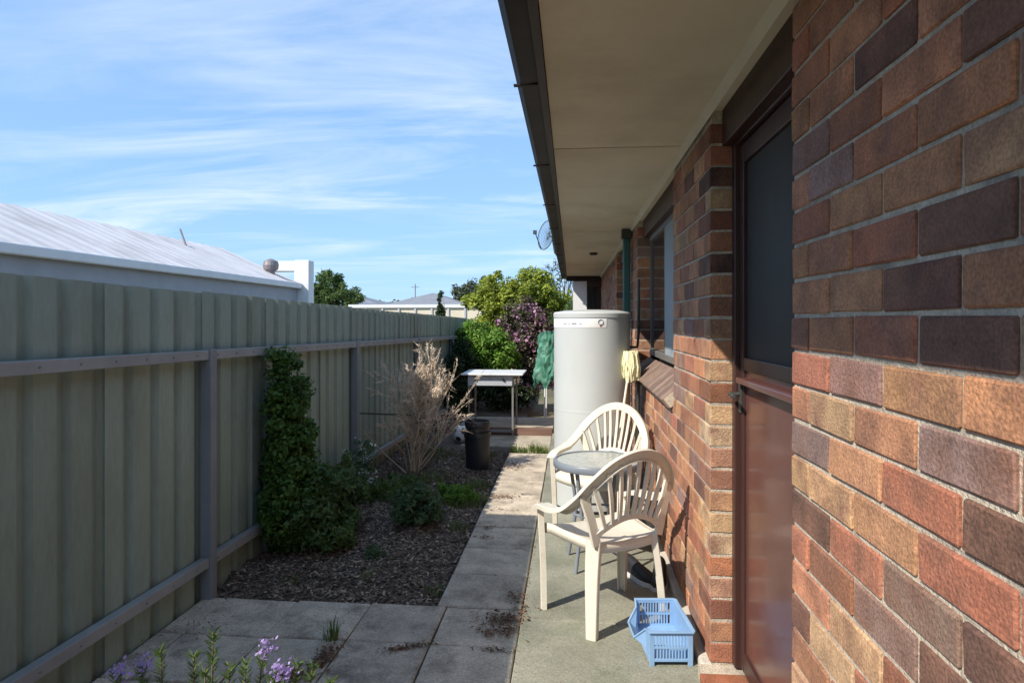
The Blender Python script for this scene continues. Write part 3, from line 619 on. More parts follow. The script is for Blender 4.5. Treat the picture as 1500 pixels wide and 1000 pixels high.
# ------------------------------------------------------------------ old table, pot, ball, green sheet
t = thing('old_table', 'old white topped metal table with two knobs beside the bushes', 'table', (-1.02, 8.6, .0)); 
b = MB(); b.box((-.38, -.36, .760), (.41, .36, .782)); b.build('table_top', M['tablewhite'], t, bevel=.006)
b = MB(); b.box((-.30, -.30, .625), (.27, -.285, .750)); fr = b.build('drawer_front', M['drawer'], t, bevel=.003)
for x in (-.20, .16): b = MB(); b.lathe([(0, 0), (.014, .0), (.018, .012), (.010, .022), (0, .024)], n=16); o = b.build('knob', M['black'], fr, smooth=40); o.location = (x, -.30, .70); o.rotation_euler = (R(90), 0, 0)
for (x, y, z0) in ((-.29, -.27, -.01), (.275, -.27, -.01), (-.29, .30, .055), (.275, .30, .055)): b = MB(); b.box((x - .012, y - .012, z0), (x + .012, y + .012, .752)); b.build('leg', M['steel'], t, bevel=.003)
b = MB(); b.box((-.274, -.282, .03), (.259, -.258, .062)); b.box((-.31, .29, .66), (.29, .31, .75)); b.build('rail', M['steel'], t, bevel=.003)

t = thing('planter_pot', 'tall black plastic plant pot stacked in another in the mulch', 'pot', (-.93, 6.45, .0))
def pot(nm, z, s, par):
    b = MB(); b.lathe([(0, z), (.105 * s, z), (.112 * s, z + .05), (.128 * s, z + .33), (.134 * s, z + .335), (.137 * s, z + .385), (.130 * s, z + .387), (.126 * s, z + .34), (.10 * s, z + .25), (0, z + .25)], n=48); return b.build(nm, M['black'], par, smooth=35)
pot('outer_pot', -.03, 1.0, t); pot('inner_pot', .075, .93, t)

t = thing('football', 'black and white football resting behind the black pot', 'ball', (-1.32, 7.85, .085))
bm = bmesh.new(); bmesh.ops.create_icosphere(bm, subdivisions=1, radius=.11)
bmesh.ops.bevel(bm, geom=list(bm.verts), offset=.11 * 1.0515 / 3, segments=1, affect='VERTICES'); bmesh.ops.remove_doubles(bm, verts=list(bm.verts), dist=.002)
for f in bm.faces:
    pts = [v.co.copy() for v in f.verts]; c_ = f.calc_center_median(); ring = []
    n = len(pts); mids = []
    for k in range(n):
        mids.append(pts[k]); mids.append((pts[k] + pts[(k + 1) % n]) / 2)
    vs = [c_.normalized() * .112] + [(p * .96 + c_ * .04).normalized() * .111 for p in mids] + [p.normalized() * .107 for p in mids]; k2 = len(mids)
    pn = MB(); pn.add(vs, [(0, 1 + k, 1 + (k + 1) % k2) for k in range(k2)] + [(1 + k, 1 + k2 + k, 1 + k2 + (k + 1) % k2, 1 + (k + 1) % k2) for k in range(k2)]); pn.build('ball_panel', M['black'] if n == 5 else M['ballw'], t, smooth=40)
bm.free()

t = thing('drying_rack', 'white legged drying rack covered by a crumpled green plastic sheet', 'rack', (-.26, 9.3, .055))
b = MB(); nx, nz = 60, 50; vs = []
for j in range(nz + 1):
    for i in range(nx + 1):
        u = i / nx; v = j / nz; a = (u - .5) * math.pi * 1.25; rad = .15 + .05 * (1 - v) + .035 * abs(math.sin(u * 15 + v * 3)) * (1.1 - v); 
        nz_ = mnoise.noise((u * 7, v * 2.5, 2)) * .05 + mnoise.noise((u * 21, v * 8, 5)) * .035 + mnoise.noise((u * 45, v * 20, 9)) * .012
        vs.append(((rad + nz_) * math.sin(a) * 1.15, -(rad * .55 + nz_) * math.cos(a), .52 + .74 * v - .16 * mnoise.noise((u * 9, 7, 1)) * (1 - v) - .05 * mnoise.noise((u * 5, 1, 4)) * v - .10 * abs(u - .5) * v + .03 * nz_))
b.add(vs, [(j * (nx + 1) + i, j * (nx + 1) + i + 1, (j + 1) * (nx + 1) + i + 1, (j + 1) * (nx + 1) + i) for j in range(nz) for i in range(nx)]); o = b.build('green_sheet', M['tarp'], t, smooth=True)
for (x, y) in ((-.12, -.03), (.14, -.02), (-.10, .1), (.12, .1)): b = MB(); b.tube([(x, y, 0), (x * .8, y, 1.22)], .011, 8); b.build('leg', M['white'], t, smooth=40)

# ------------------------------------------------------------------ plants
def leaf_mesh(name, clumps, per, size, m, seed, ratio=.5, spread=1.0, droop=0.0, outc=None, vert=0.0):
    """clumps: array (k, 6) centre + radii; per: leaves per clump"""
    g = np.random.default_rng(seed); cl = np.array(clumps, dtype=float); k = len(cl)
    idx = np.repeat(np.arange(k), per); n = len(idx)
    d = g.normal(size=(n, 3)); d /= np.linalg.norm(d, axis=1, keepdims=True); rad = g.random(n) ** .5
    P = cl[idx, :3] + d * cl[idx, 3:6] * rad[:, None] * spread
    nrm = d * .7 + g.normal(size=(n, 3)) * .7 + np.array([0, 0, .45]); nrm /= np.linalg.norm(nrm, axis=1, keepdims=True)
    t = g.normal(size=(n, 3)) + np.array([0, 0, -droop]) + np.array([0, 0, vert]); t -= nrm * (t * nrm).sum(1, keepdims=True); t /= np.linalg.norm(t, axis=1, keepdims=True) + 1e-9
    s = np.cross(nrm, t); L = size * (g.uniform(.5, 1.35, n) * g.uniform(.75, 1.4, k)[idx])[:, None]; W = L * ratio
    bend = nrm * L * .12
    V = np.empty((n, 6, 3)); V[:, 0] = P - t * L * .5; V[:, 1] = P - t * L * .1 + s * W * .5 + bend; V[:, 2] = P + t * L * .25 + s * W * .36 + bend * .6
    V[:, 3] = P + t * L * .5 - bend * .5; V[:, 4] = P + t * L * .25 - s * W * .36 + bend * .6; V[:, 5] = P - t * L * .1 - s * W * .5 + bend
    me = bpy.data.meshes.new(name); me.vertices.add(n * 6); me.vertices.foreach_set('co', V.reshape(-1).astype(np.float32))
    F = (np.arange(n)[:, None] * 6 + np.array([[0, 1, 2, 3, 0, 3, 4, 5]])).reshape(-1)
    me.loops.add(n * 8); me.loops.foreach_set('vertex_index', F.astype(np.int32)); me.polygons.add(n * 2); me.polygons.foreach_set('loop_start', np.arange(0, n * 8, 4, dtype=np.int32)); me.polygons.foreach_set('loop_total', np.full(n * 2, 4, dtype=np.int32))
    ct = g.random(k)[idx] * .5 + g.random(n) * .5; a = me.attributes.new('tint', 'FLOAT', 'POINT'); a.data.foreach_set('value', np.repeat(ct, 6).astype(np.float32))
    me.materials.append(m); me.update(); me.validate(); return me
def blob_clumps(blobs, n, cr, seed, shell=.55):
    g = np.random.default_rng(seed); outc = []; wts = np.array([b_[6] if len(b_) > 6 else b_[3] * b_[4] * b_[5] for b_ in blobs]); wts = wts / wts.sum()
    for _ in range(n):
        b_ = blobs[g.choice(len(blobs), p=wts)]; d = g.normal(size=3); d /= np.linalg.norm(d); q = shell + (1 - shell) * g.random() if g.random() < .8 else g.random() * shell
        c = np.array(b_[:3]) + d * np.array(b_[3:6]) * q; r_ = cr * g.uniform(.6, 1.3); outc.append([*c, r_, r_, r_ * .85])
    return outc
def branches(name, base, clumps, m, parent, trunk_r, seed, nb=18, fork=.35):
    g = random.Random(seed); b = MB(); base = Vector(base); cs = [Vector(c[:3]) for c in clumps]; cen = sum(cs, Vector()) / len(cs)
    fk = base.lerp(cen, fork); fk.x += g.uniform(-.05, .05) * (cen - base).length
    b.tube(catmull([base - Vector((0, 0, .06)), base.lerp(fk, .5) + Vector((g.uniform(-.04, .04), g.uniform(-.04, .04), 0)), fk], 3), [trunk_r * (1.15 - .4 * i / 6) for i in range(7)], 8)
    for c in g.sample(cs, min(nb, len(cs))):
        md = fk.lerp(c, .5) + Vector((g.uniform(-.1, .1), g.uniform(-.1, .1), g.uniform(0, .12))) * (c - fk).length
        pts = catmull([fk - (fk - base) * g.uniform(0, .25), md, c], 4); n = len(pts); b.tube(pts, [trunk_r * (.5 - .42 * i / (n - 1)) for i in range(n)], 5)
    o = b.build(name, m, parent, smooth=True); return o
def plant(name, label, cat, base, blobs, n, cr, per, size, leaf, seed, trunk_r=.02, ratio=.5, group=None, nb=18, trunk='trunk', crown='crown', shell=.55, extra=None, **kw):
    t = thing(name, label, cat, base, 0, group); B = Vector(base)
    loc = [[b_[0] - B.x, b_[1] - B.y, b_[2] - B.z, *b_[3:]] for b_ in blobs]; cl = blob_clumps(loc, n, cr, seed, shell)
    link_copy(leaf_mesh(crown, cl, per, size, leaf, seed, ratio, **kw), crown, t)
    branches(trunk, (0, 0, 0), cl, M['bark'], t, trunk_r, seed, nb)
    if extra:
        nm, m2, frac, per2, size2, rad2 = extra; g = random.Random(seed + 1); sub = [c for c in cl if g.random() < frac]
        sub = [[*(np.array(c[:3]) * 1.0), rad2, rad2, rad2] for c in sub]; link_copy(leaf_mesh(nm, sub, per2, size2, m2, seed + 2, .8), nm, t)['kind'] = 'stuff'
    return t
# vine on the fence
plant('climbing_vine', 'dark green leafy vine climbing the fence in a tall column', 'vine', (-1.80, 4.0, .0),
      [(-1.81, 3.98, 1.14, .08, .14, .16), (-1.80, 4.02, .92, .10, .22, .24), (-1.79, 4.03, .62, .13, .25, .28), (-1.75, 4.05, .30, .18, .32, .30)], 420, .065, 75, .030, M['vine'], 31, .012, .62, nb=30, trunk='stem', crown='foliage')
plant('ground_cover', 'leafy green bush spreading at the foot of the fence vine', 'bush', (-1.60, 4.3, 0), [(-1.66, 4.1, .26, .22, .34, .27), (-1.60, 4.35, .20, .20, .30, .22), (-1.50, 4.0, .12, .16, .22, .13), (-1.72, 4.7, .26, .11, .22, .26)], 250, .06, 60, .034, M['herb'], 32, .008, .45, nb=24, trunk='stem', crown='foliage')
plant('white_flower_plant', 'pale white flowering plant beside the grey fence post', 'plant', (-1.68, 5.15, 0), [(-1.70, 5.18, .32, .13, .22, .22), (-1.64, 5.05, .22, .12, .16, .14)], 60, .045, 22, .028, M['grey_leaf'], 33, .006, .4, nb=14, trunk='stem', crown='foliage', extra=('flowers', M['whitefl'], .55, 9, .020, .04))
plant('low_bush', 'small rounded grey green bush standing alone in the mulch', 'bush', (-1.12, 4.52, -.01), [(-1.10, 4.55, .15, .17, .17, .16), (-1.17, 4.62, .12, .12, .13, .12), (-.99, 4.6, .10, .10, .12, .10)], 120, .05, 45, .032, M['grey_leaf'], 34, .006, .38, nb=18, trunk='stem', crown='foliage')
def weed(label, loc, n, h, rad, seed, group='weeds in the garden bed', m=None):
    g = np.random.default_rng(seed); b = MB()
    for _ in range(n):
        a = g.uniform(0, 6.283); q = rad * g.random() ** .6; p = Vector((q * math.cos(a), q * math.sin(a), -.02)); L = h * g.uniform(.5, 1.1); lean = Vector((math.cos(a), math.sin(a), 0)) * g.uniform(.1, .6) + Vector((g.normal(0, .2), g.normal(0, .2), 0)); wd = g.uniform(.002, .005)
        s = Vector((-lean.y, lean.x, 0)).normalized() * wd; p1 = p + Vector((0, 0, L * .55)) + lean * L * .25; p2 = p + Vector((0, 0, L * .85)) + lean * L * .75
        b.add([p - s, p + s, p1 + s * .8, p1 - s * .8, p2], [(0, 1, 2, 3), (3, 2, 4)], float(g.random()))
    o = b.build('grass_tuft', m or M['grass']); o.location = loc; tag(o, label, 'grass', group); return o
for i, (x, y, n, h, rd, lb) in enumerate([(-.86, 5.2, 330, .13, .17, 'lush green weed patch in the mulch against the path edge'), (-.84, 5.75, 200, .11, .14, 'green weeds in the mulch just in front of the black pot'), (-1.08, 5.35, 260, .11, .2, 'low green weed patch in the mulch between bush and path'),
        (-1.42, 5.25, 420, .18, .24, 'tall green weeds in front of the dry straw shrub'), (-.80, 4.6, 110, .10, .08, 'small weed tuft between the rounded bush and the path'), (-1.25, 5.9, 200, .11, .2, 'thin weeds at the foot of the dry straw shrub'), (-.74, 3.5, 50, .09, .05, 'tiny weed tuft in the mulch corner where path meets front pavers'),
        (-1.15, 3.62, 40, .07, .06, 'tiny green seedling alone on the bare mulch'), (-1.55, 3.55, 50, .08, .06, 'small weed tuft on the mulch below the leafy vine'), (-1.0, 6.95, 200, .14, .2, 'green weeds directly behind the black pot'), (-1.5, 6.95, 220, .14, .25, 'weeds by the fence behind the dry straw shrub')]):
    weed(lb, (x, y, bedz(x, y)), n, h, rd, 60 + i)
plant('leafy_weed', 'bright leafy weed clump in the mulch beside the path edge', 'weed', (-.90, 5.25, -.01), [(-.90, 5.25, .04, .15, .17, .06), (-1.02, 5.4, .03, .12, .14, .05)], 70, .035, 24, .026, M['bush'], 35, .003, .5, nb=10, trunk='stem', crown='foliage')
plant('leafy_weed', 'leafy green weed clump under the front of the dry shrub', 'weed', (-1.45, 5.45, 0), [(-1.45, 5.45, .06, .2, .25, .09), (-1.55, 5.2, .05, .15, .2, .07)], 90, .04, 26, .03, M['herb'], 36, .003, .5, nb=10, trunk='stem', crown='foliage')
plant('leafy_weed', 'bluish leafy seedling alone on the mulch before the rounded bush', 'weed', (-1.2, 3.95, -.01), [(-1.2, 3.95, .02, .08, .07, .03)], 16, .03, 14, .022, M['grey_leaf'], 37, .002, .5, nb=6, trunk='stem', crown='foliage')
weed('yellow green grass tuft sprouting from a joint between front pavers', (-1.09, 2.905, 0), 44, .12, .035, 80, None)
for i, (x, y) in enumerate([(-.52, 7.32), (-.36, 7.42), (-.62, 7.42), (-.44, 7.52), (-.30, 7.3)]): weed('straggly grass tuft growing past the end of the paver path', (x, y, -.03), 60, .13, .08, 90 + i, 'grass at the path end')
# dry shrub
t = thing('dry_shrub', 'dry straw coloured shrub of bare stalks fanning up beside the fence', 'shrub', (-1.52, 6.2, .0)); g = np.random.default_rng(5); b = MB(); hd = MB()
for k in range(30):
    a = g.uniform(0, 6.283); sp = abs(g.normal(0, .33)) + .04; dr = Vector((math.cos(a) * sp + .10, math.sin(a) * sp * .8, 1)).normalized(); L = g.uniform(.72, 1.14); p = Vector((g.normal(0, .03), g.normal(0, .03), -.05)); tn = float(g.random() * .6)
    pts = catmull([p, p + dr * L * .35 + Vector(g.normal(0, .02, 3)), p + dr * L * .7 + Vector((dr.x * .05, dr.y * .05, 0)) + Vector(g.normal(0, .025, 3)), p + dr * L + Vector((dr.x * .12, dr.y * .12, 0))], 4); n = len(pts); b.tube(pts, [.0085 * (1 - .75 * i / (n - 1)) for i in range(n)], 5, tint=tn)
    tips = [(pts[-1], dr)]
    for q in range(int(g.integers(6, 11))):
        i = int(g.integers(4, n - 1)); s_ = pts[i]; dd = (dr + Vector(g.normal(0, .42, 3))).normalized(); dd.z = abs(dd.z); l2 = g.uniform(.14, .34); md = s_ + dd * l2 * .5 + Vector(g.normal(0, .012, 3)); en = s_ + dd * l2 + Vector((0, 0, .03))
        b.tube([s_, md, en], [.004, .003, .0016], 4, tint=tn); tips.append((en, dd))
        for w_ in range(3):
            d3 = (dd + Vector(g.normal(0, .6, 3))).normalized(); st_ = s_.lerp(en, g.uniform(.3, .9)); e3 = st_ + d3 * g.uniform(.05, .14); b.tube([st_, e3], [.0022, .001], 3, tint=tn)
            if g.random() < .6: tips.append((e3, d3))
    for (e_, dd) in tips:
        if e_.z < .45: continue
        for w_ in range(16):
            f_ = e_ - dd * g.random() * .10; dv = (dd + Vector(g.normal(0, .5, 3))).normalized() * g.uniform(.02, .045); sd = Vector(g.normal(0, 1, 3)).normalized() * .0042; hd.add([f_ - sd, f_ + sd, f_ + dv], [(0, 1, 2)], float(.35 + .65 * g.random()))
b.build('stalks', M['straw'], t, smooth=True); hd.build('seed_heads', M['straw'], t)
b = MB(); b.tube([(-1.90, 5.75, .62), (-1.7, 5.95, .585), (-1.45, 6.1, .56)], .008, 6); tag(b.build('plant_stake', M['pipe'], smooth=40), 'dark green stake reaching from the fence post into the dry shrub', 'stake')
# rosemary in the front
t = thing('rosemary_bush', 'rosemary bush with narrow green needles and mauve flowers in front', 'bush', (-.935, 1.60, -.045)); g = np.random.default_rng(9); st = MB(); V = []; nd = MB(); fl = MB()
sprigs = [((.005, .03), .655, 0), ((.05, .03), .57, 1), ((.10, .02), .585, 1), ((.13, .05), .600, 2), ((.17, .02), .555, 2), ((.27, .04), .575, 0), ((.33, .0), .56, 0), ((-.06, .05), .58, 1), ((-.12, .0), .62, 0), ((-.20, .04), .55, 2), ((.03, -.05), .6, 1), ((.24, -.06), .57, 0)]
for _ in range(26): sprigs.append(((g.uniform(-.25, .36), g.uniform(-.28, .05)), g.uniform(.42, .58), int(g.integers(0, 3))))
for (xy, h, kind) in sprigs:
    tip = Vector((xy[0], xy[1], h + .03)); bs = Vector((xy[0] * .2, xy[1] * .2, -.03)); pts = catmull([bs, bs.lerp(tip, .45) + Vector((xy[0] * .18, xy[1] * .1, -.02)), tip], 8); n = len(pts); st.tube(pts, [.006 * (1 - .75 * i / (n - 1)) for i in range(n)], 5)
    for i in range(n // 3, n):
        for q in range(26):
            f_ = (i + g.random()) / n; 
            if f_ > .995: f_ = .995
            k = min(n - 2, int(f_ * (n - 1))); p = pts[k].lerp(pts[k + 1], f_ * (n - 1) - k); ax = (pts[k + 1] - pts[k]).normalized()
            o_ = ax.cross(Vector(g.normal(0, 1, 3))).normalized(); d = (o_ * .75 + ax * g.uniform(.5, 1.2)).normalized(); L = g.uniform(.018, .034); s = d.cross(o_.cross(ax)).normalized() * .0012 if d.cross(o_.cross(ax)).length > .01 else ax * .0014
            nd.add([p - s, p + s, p + d * L * .6 + s * 1.2, p + d * L, p + d * L * .6 - s * 1.2], [(0, 1, 2, 3, 4)], float(g.random() * (.6 if kind == 0 else 1)))
    if kind == 2:
        for q in range(60):
            p = pts[-1] + Vector(g.normal(0, .013, 3)) + Vector((.012, 0, .008)); nr = Vector(g.normal(0, 1, 3)).normalized(); u = nr.orthogonal().normalized() * .008; v = nr.cross(u) * .7; u = u * .8; v = v * .8; fl.add([p - u, p - v * .8, p + u, p + v * .8], [(0, 1, 2, 3)], float(g.random()))
st.build('stems', M['bark'], t, smooth=True); nd.build('needles', M['rosemary'], t); fl.build('flowers', M['mauve'], t)['kind'] = 'stuff'

# back garden
plant('rounded_shrub', 'bright green rounded shrub behind the old white table', 'shrub', (-1.55, 10.9, -.1), [(-1.55, 10.9, .98, .46, .45, .42), (-1.25, 10.8, .85, .32, .4, .45), (-1.80, 11.0, .8, .3, .4, .45)], 260, .14, 90, .06, M['bush'], 41, .03, .42)
plant('dark_shrub', 'dark shady shrub at the far end of the steel fence', 'shrub', (-1.6, 10.3, -.1), [(-1.74, 10.1, .62, .15, .35, .55), (-1.70, 9.8, .4, .16, .35, .45), (-1.2, 10.6, .28, .6, .3, .30)], 170, .12, 70, .055, M['dark_leaf'], 42, .025, .45)
plant('bougainvillea', 'purple flowering bougainvillea beside the bright green shrub', 'shrub', (-.75, 11.3, -.1), [(-.80, 11.3, 1.35, .42, .5, .50), (-.52, 11.2, 1.0, .36, .5, .45), (-.95, 11.3, 1.0, .3, .4, .4), (-.62, 11.2, .6, .4, .4, .4)], 230, .12, 60, .055, M['bougleaf'], 43, .03, .5, extra=('flowers', M['flower'], .45, 28, .052, .13))
plant('citrus_tree', 'yellow green leafy tree rising above the purple bougainvillea', 'tree', (-1.2, 15.0, -.1), [(-1.75, 15.0, 1.95, .62, .7, .62), (-1.0, 15.0, 2.0, .7, .8, .60), (-.45, 15.1, 1.75, .55, .7, .55), (-1.3, 14.6, 1.3, .9, .6, .5)], 330, .18, 80, .085, M['citrus'], 44, .06, .45)
plant('olive_shrub', 'dull green leafy shrub between the citrus tree and the eave end', 'shrub', (-.1, 13.9, -.1), [(-.05, 13.9, 1.25, .5, .5, .55), (-.35, 13.6, .9, .5, .4, .6), (.2, 14.2, 1.6, .4, .4, .4)], 150, .13, 60, .06, M['herb'], 45, .035, .4)
plant('gum_tree', 'sparse grey green tree with thin branches behind the eave end', 'tree', (-.3, 24, -.1), [(-.2, 24, 3.0, 1.0, .8, .8), (-.9, 24, 2.5, .6, .6, .5), (.5, 24, 3.2, .8, .8, .8)], 70, .24, 26, .12, M['gum'], 46, .06, .3, nb=60)
plant('distant_tree', 'dull grey green tree beyond the dark roof at the back', 'tree', (-5.2, 34, -.1), [(-5.3, 34, 2.6, .9, .9, 1.0), (-4.7, 34, 2.9, .8, .8, .9)], 120, .28, 50, .16, M['gum'], 47, .1, .5)
plant('cypress', 'slim dark pencil cypress in front of the cream fence', 'tree', (-3.72, 18.4, -.1), [(-3.72, 18.4, 1.1, .16, .16, .9), (-3.72, 18.4, 1.8, .10, .10, .55)], 130, .06, 60, .06, M['cypress'], 48, .03, .4)
plant('bushy_tree', 'bushy olive green tree standing behind the pale neighbouring roof', 'tree', (-9.2, 24.5, -.1), [(-9.4, 24.5, 2.6, .65, .8, .85), (-8.6, 24.4, 2.2, .7, .8, .65), (-9.9, 24.6, 2.3, .5, .6, .6)], 190, .2, 70, .11, M['herb'], 49, .1, .4)
for i, (x, y, h) in enumerate([(-16.5, 60, 3.2), (-14.8, 62, 3.6), (-13.0, 61, 3.1), (-19, 64, 3.4), (-11.8, 63, 3.4)]):
    plant('far_tree', 'small distant tree on the skyline beyond the far roofs', 'tree', (x, y, -.1), [(x, y, h - .9, .9, .9, .9)], 30, .4, 40, .3, M['gum'], 50 + i, .1, .5, group='skyline trees', nb=6)

# ------------------------------------------------------------------ neighbours
t = thing('neighbour_house', 'pale neighbouring house with low white metal roof beyond the fence', 'house', (-9, 12, -.1)); O = Vector((-9, 12, -.1))
def np_(bm_, nm, m, par=None, **kw):
    o = bm_.build(nm, m, par or t, **kw)
    if par is None: o.location = -O
    return o
b = MB(); b.box((-10.9, 6, -.1), (-7.25, 16.0, 2.2)); np_(b, 'wall', M['nwall'])
b = MB(); b.box((-7.02, 5.6, 1.95), (-6.96, 16.15, 2.40)); np_(b, 'fascia', M['nfascia'])
b = MB(); b.box((-6.95, 5.6, 2.27), (-6.83, 16.15, 2.41)); np_(b, 'gutter', M['white'], bevel=.02)
b = MB(); npts = 120
vs = []
for i in range(npts + 1):
    y = 5.6 + 10.55 * i / npts; dz = .018 if i % 4 in (0, 1) else 0
    vs += [(-6.90, y, 2.40 + dz), (-9.0, y, 3.32 + dz), (-11.1, y, 2.40 + dz)]
b.add(vs, [(3 * i + k, 3 * i + k + 1, 3 * i + 4 + k, 3 * i + 3 + k) for i in range(npts) for k in range(2)]); rf = np_(b, 'roof', M['nroof'])
b = MB(); b.add([(-7.0, 16.05, 2.2), (-9.0, 16.05, 3.28), (-11.0, 16.05, 2.2), (-7.0, 16.14, 2.2), (-9.0, 16.14, 3.28), (-11.0, 16.14, 2.2)], [(0, 1, 2), (5, 4, 3), (0, 3, 4, 1), (1, 4, 5, 2), (0, 2, 5, 3)]); np_(b, 'gable', M['white'])
b = MB(); b.box((-7.05, 16.16, -.1), (-6.66, 16.5, 3.0)); b.box((-7.75, 16.18, 2.72), (-7.05, 16.48, 2.98)); np_(b, 'end_pier', M['white'], bevel=.02)
b = MB(); b.lathe([(.10, 0), (.10, .16), (.17, .20), (.19, .30), (.17, .40), (.05, .46), (0, .46)], (-7.40, 15.6, 2.52), 16); np_(b, 'roof_vent', M['vent'])
b = MB(); b.bar((-8.55, 13.9, 3.1), (-8.7, 13.9, 3.5), .03, .03); b.bar((-8.55, 13.9, 3.1), (-8.35, 13.9, 3.04), .02, .02); np_(b, 'roof_pole', M['vent'])
t2 = thing('grey_roof_house', 'grey tiled hip roof house further along beyond the fence', 'house', (-12, 31, -.1))
def hip(t_, x0, x1, y0, y1, ze, zr, mr, mw):
    O_ = Vector(t_.location)
    b = MB(); b.box((x0 + .5, y0 + .5, -.1), (x1 - .5, y1 - .5, ze)); o = b.build('wall', mw, t_); o.location = -O_
    xm = (x0 + x1) / 2; dq = (x1 - x0) / 2; b = MB(); 
    if y1 - y0 > x1 - x0: rg = [(xm, y0 + dq, zr), (xm, y1 - dq, zr)]; fs = [(0, 1, 4), (1, 2, 5, 4), (2, 3, 5), (3, 0, 4, 5), (3, 2, 1, 0)]
    else: dq = (y1 - y0) / 2; ym = (y0 + y1) / 2; rg = [(x0 + dq, ym, zr), (x1 - dq, ym, zr)]; fs = [(0, 1, 5, 4), (1, 2, 5), (2, 3, 4, 5), (3, 0, 4), (3, 2, 1, 0)]
    b.add([(x0, y0, ze), (x1, y0, ze), (x1, y1, ze), (x0, y1, ze)] + rg, fs); o = b.build('roof', mr, t_); o.location = -O_
    b = MB(); b.box((x0 - .06, y0 - .06, ze - .18), (x1 + .06, y0 - .003, ze - .002)); b.box((x1 + .003, y0 - .003, ze - .18), (x1 + .06, y1, ze - .002)); o = b.build('gutter', M['white'], t_); o.location = -O_
hip(t2, -16.5, -8.4, 26, 36, 1.95, 2.78, M['groof'], M['nwall'])
t3 = thing('dark_roof_house', 'slate grey roofed house behind the cream fence', 'house', (-7.5, 35, -.1)); hip(t3, -9.2, -4.6, 30, 36, 2.12, 2.85, M['groof'], M['cream'])
t3b = thing('far_roof_house', 'low grey roof house on the skyline behind the cream fence', 'house', (-20, 50, -.1)); hip(t3b, -25, -13.5, 46, 54, 2.5, 3.7, M['groof'], M['cream'])
t4 = thing('cream_fence', 'cream ribbed sheet fence with white capping at the back', 'fence', (-4, 20, -.1))
for k in range(14):
    x0 = -6.9 + .52 * k; b = MB(); b.box((x0, 20.0, -.1), (x0 + .505, 20.03, 1.86)); o = b.build('fence_sheet', M['cream'], t4); o.location = -Vector((-4, 20, -.1))
    b = MB(); b.box((x0 - .035, 19.96, -.1), (x0 + .020, 19.998, 1.86)); o = b.build('batten', M['nwall'], t4); o.location = -Vector((-4, 20, -.1))
b = MB(); b.box((-6.95, 19.94, 1.862), (.4, 20.06, 1.96)); o = b.build('capping', M['white'], t4); o.location = -Vector((-4, 20, -.1))
t5 = thing('tv_antenna', 'thin television antenna mast above the far roofs', 'antenna', (-9.9, 41, -.1)); b = MB(); b.tube([(0, 0, 0), (0, 0, 3.9)], .03, 6); b.build('mast', M['vent'], t5); b = MB(); b.bar((-.25, 0, 3.7), (.25, 0, 3.7), .03, .03)
for q in range(4): b.bar((-.2 + .13 * q, -.2, 3.7), (-.2 + .13 * q, .2, 3.7), .02, .02)
b.build('aerial', M['vent'], t5)
t6 = thing('added_shade_shed', 'unseen green steel shed added over the fence to shade the pavers', 'shed', (-3.7, 1.35, -.1))  # added out of view, sized and placed to cast shade on the front pavers
b = MB(); b.box((-1.0, -1.25, 0), (1.0, 1.25, 3.02)); b.build('wall', M['shed'], t6); b = MB(); b.box((-1.06, -1.3, 3.022), (1.0, 1.25, 3.13)); b.build('roof', M['nroof'], t6)

# satellite dish on the gutter line
t = thing('satellite_dish', 'small dark mesh satellite dish on the edge of the gutter', 'dish', (-.225, 8.95, 2.36)); b = MB(); dc = Vector((-.085, 0, .25)); ax = Vector((-.80, -.55, .15)).normalized(); u = ax.orthogonal().normalized(); v = ax.cross(u)
def dpnt(r_, a): return dc + (u * math.cos(a) + v * math.sin(a)) * r_ + ax * (r_ ** 2 * 1.1)
for r_ in (.03, .06, .09, .12, .15, .18, .20): b.tube([dpnt(r_, q * math.pi / 16) for q in range(33)], .006 if r_ > .19 else .002, 5, cap=False)
for q in range(32): b.tube([dpnt(r_, q * math.pi / 16) for r_ in (.01, .07, .14, .20)], .002, 4)
b.build('mesh_reflector', M['dish'], t); b = MB(); b.tube([dc - ax * .02, dc - ax * .06, (0, 0, .02), (.04, 0, -.02)], .013, 8); b.build('mount_arm', M['dish'], t); b = MB(); b.tube([dpnt(.20, -1.2), dc + ax * .22], .007, 6); b.box(tuple(dc + ax * .22 - Vector((.025,) * 3)), tuple(dc + ax * .22 + Vector((.025,) * 3))); b.build('feed_horn', M['dish'], t)

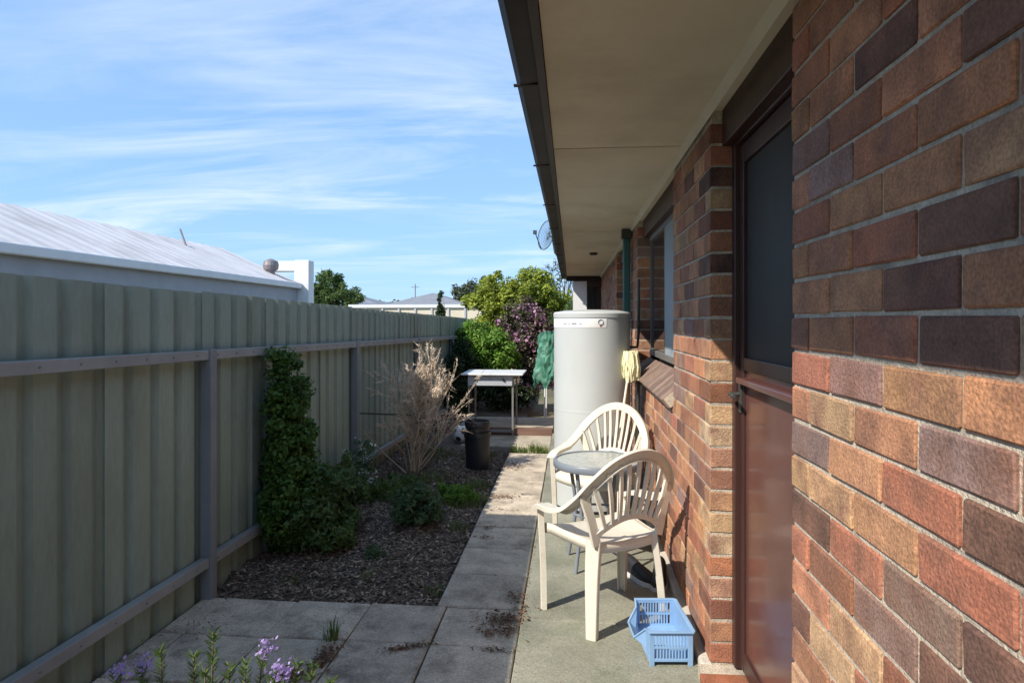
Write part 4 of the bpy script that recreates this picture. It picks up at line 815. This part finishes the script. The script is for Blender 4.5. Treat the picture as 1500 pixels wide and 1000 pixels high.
# ------------------------------------------------------------------ leaf litter on paving
def litter(n, pts, seed):
    g = np.random.default_rng(seed); b = MB()
    for (x, y, rx, ry, q, ang, lo, hi) in pts:
        for _ in range(int(q)):
            a, c = g.normal(0, .5), g.normal(0, .5); X = x + a * rx * math.cos(ang) - c * ry * math.sin(ang); Y = y + a * rx * math.sin(ang) + c * ry * math.cos(ang)
            z = .052 if X > -.24 else .003; L = g.uniform(lo, hi); an = g.uniform(0, 6.283); d = Vector((math.cos(an), math.sin(an), g.normal(0, .25))) * L / 2; p = Vector((-math.sin(an), math.cos(an), g.normal(0, .3))) * L * g.uniform(.1, .3); cc = Vector((X, Y, z + abs(d.z) + g.uniform(0, .008)))
            b.add([cc - d, cc - p + Vector((0, 0, .002)), cc + d, cc + p], [(0, 1, 2), (0, 2, 3)], float(g.random() ** 1.6))
    o = b.build('leaf_litter', M['litter']); struct(o, kind='stuff'); tag(o, 'brown dead leaf litter gathered in clumps on the pavers', 'leaf litter')
litter(1, [(-.32, 3.16, .13, .09, 330, .4, .008, .03), (-.33, 3.04, .12, .05, 170, .2, .008, .03), (-.29, 3.42, .05, .10, 80, 0, .008, .025), (-.34, 2.86, .12, .025, 70, 0, .006, .02), (-.70, 2.86, .10, .025, 140, .35, .006, .022), (-.78, 2.83, .08, .02, 70, .4, .006, .022),
           (-1.06, 2.74, .05, .13, 260, -.15, .008, .03), (-1.12, 2.58, .10, .06, 160, 0, .008, .03), (-.60, 5.35, .18, .10, 150, .2, .012, .035), (-.58, 4.55, .08, .04, 40, 0, .01, .03), (-.6, 4.35, .07, .03, 30, 0, .01, .03), (-.58, 6.5, .16, .2, 160, 0, .012, .035), (-.5, 5.0, .15, .04, 25, 0, .01, .03),
           (-1.75, 2.95, .2, .25, 120, 0, .006, .02), (-.45, 4.6, .35, 3.0, 40, 0, .006, .016), (-.9, 2.9, 1.1, .6, 80, 0, .004, .012), (.05, 3.0, .4, .8, 26, 0, .005, .014), (-.237, 3.8, .015, 1.6, 120, 0, .006, .018)], 77)
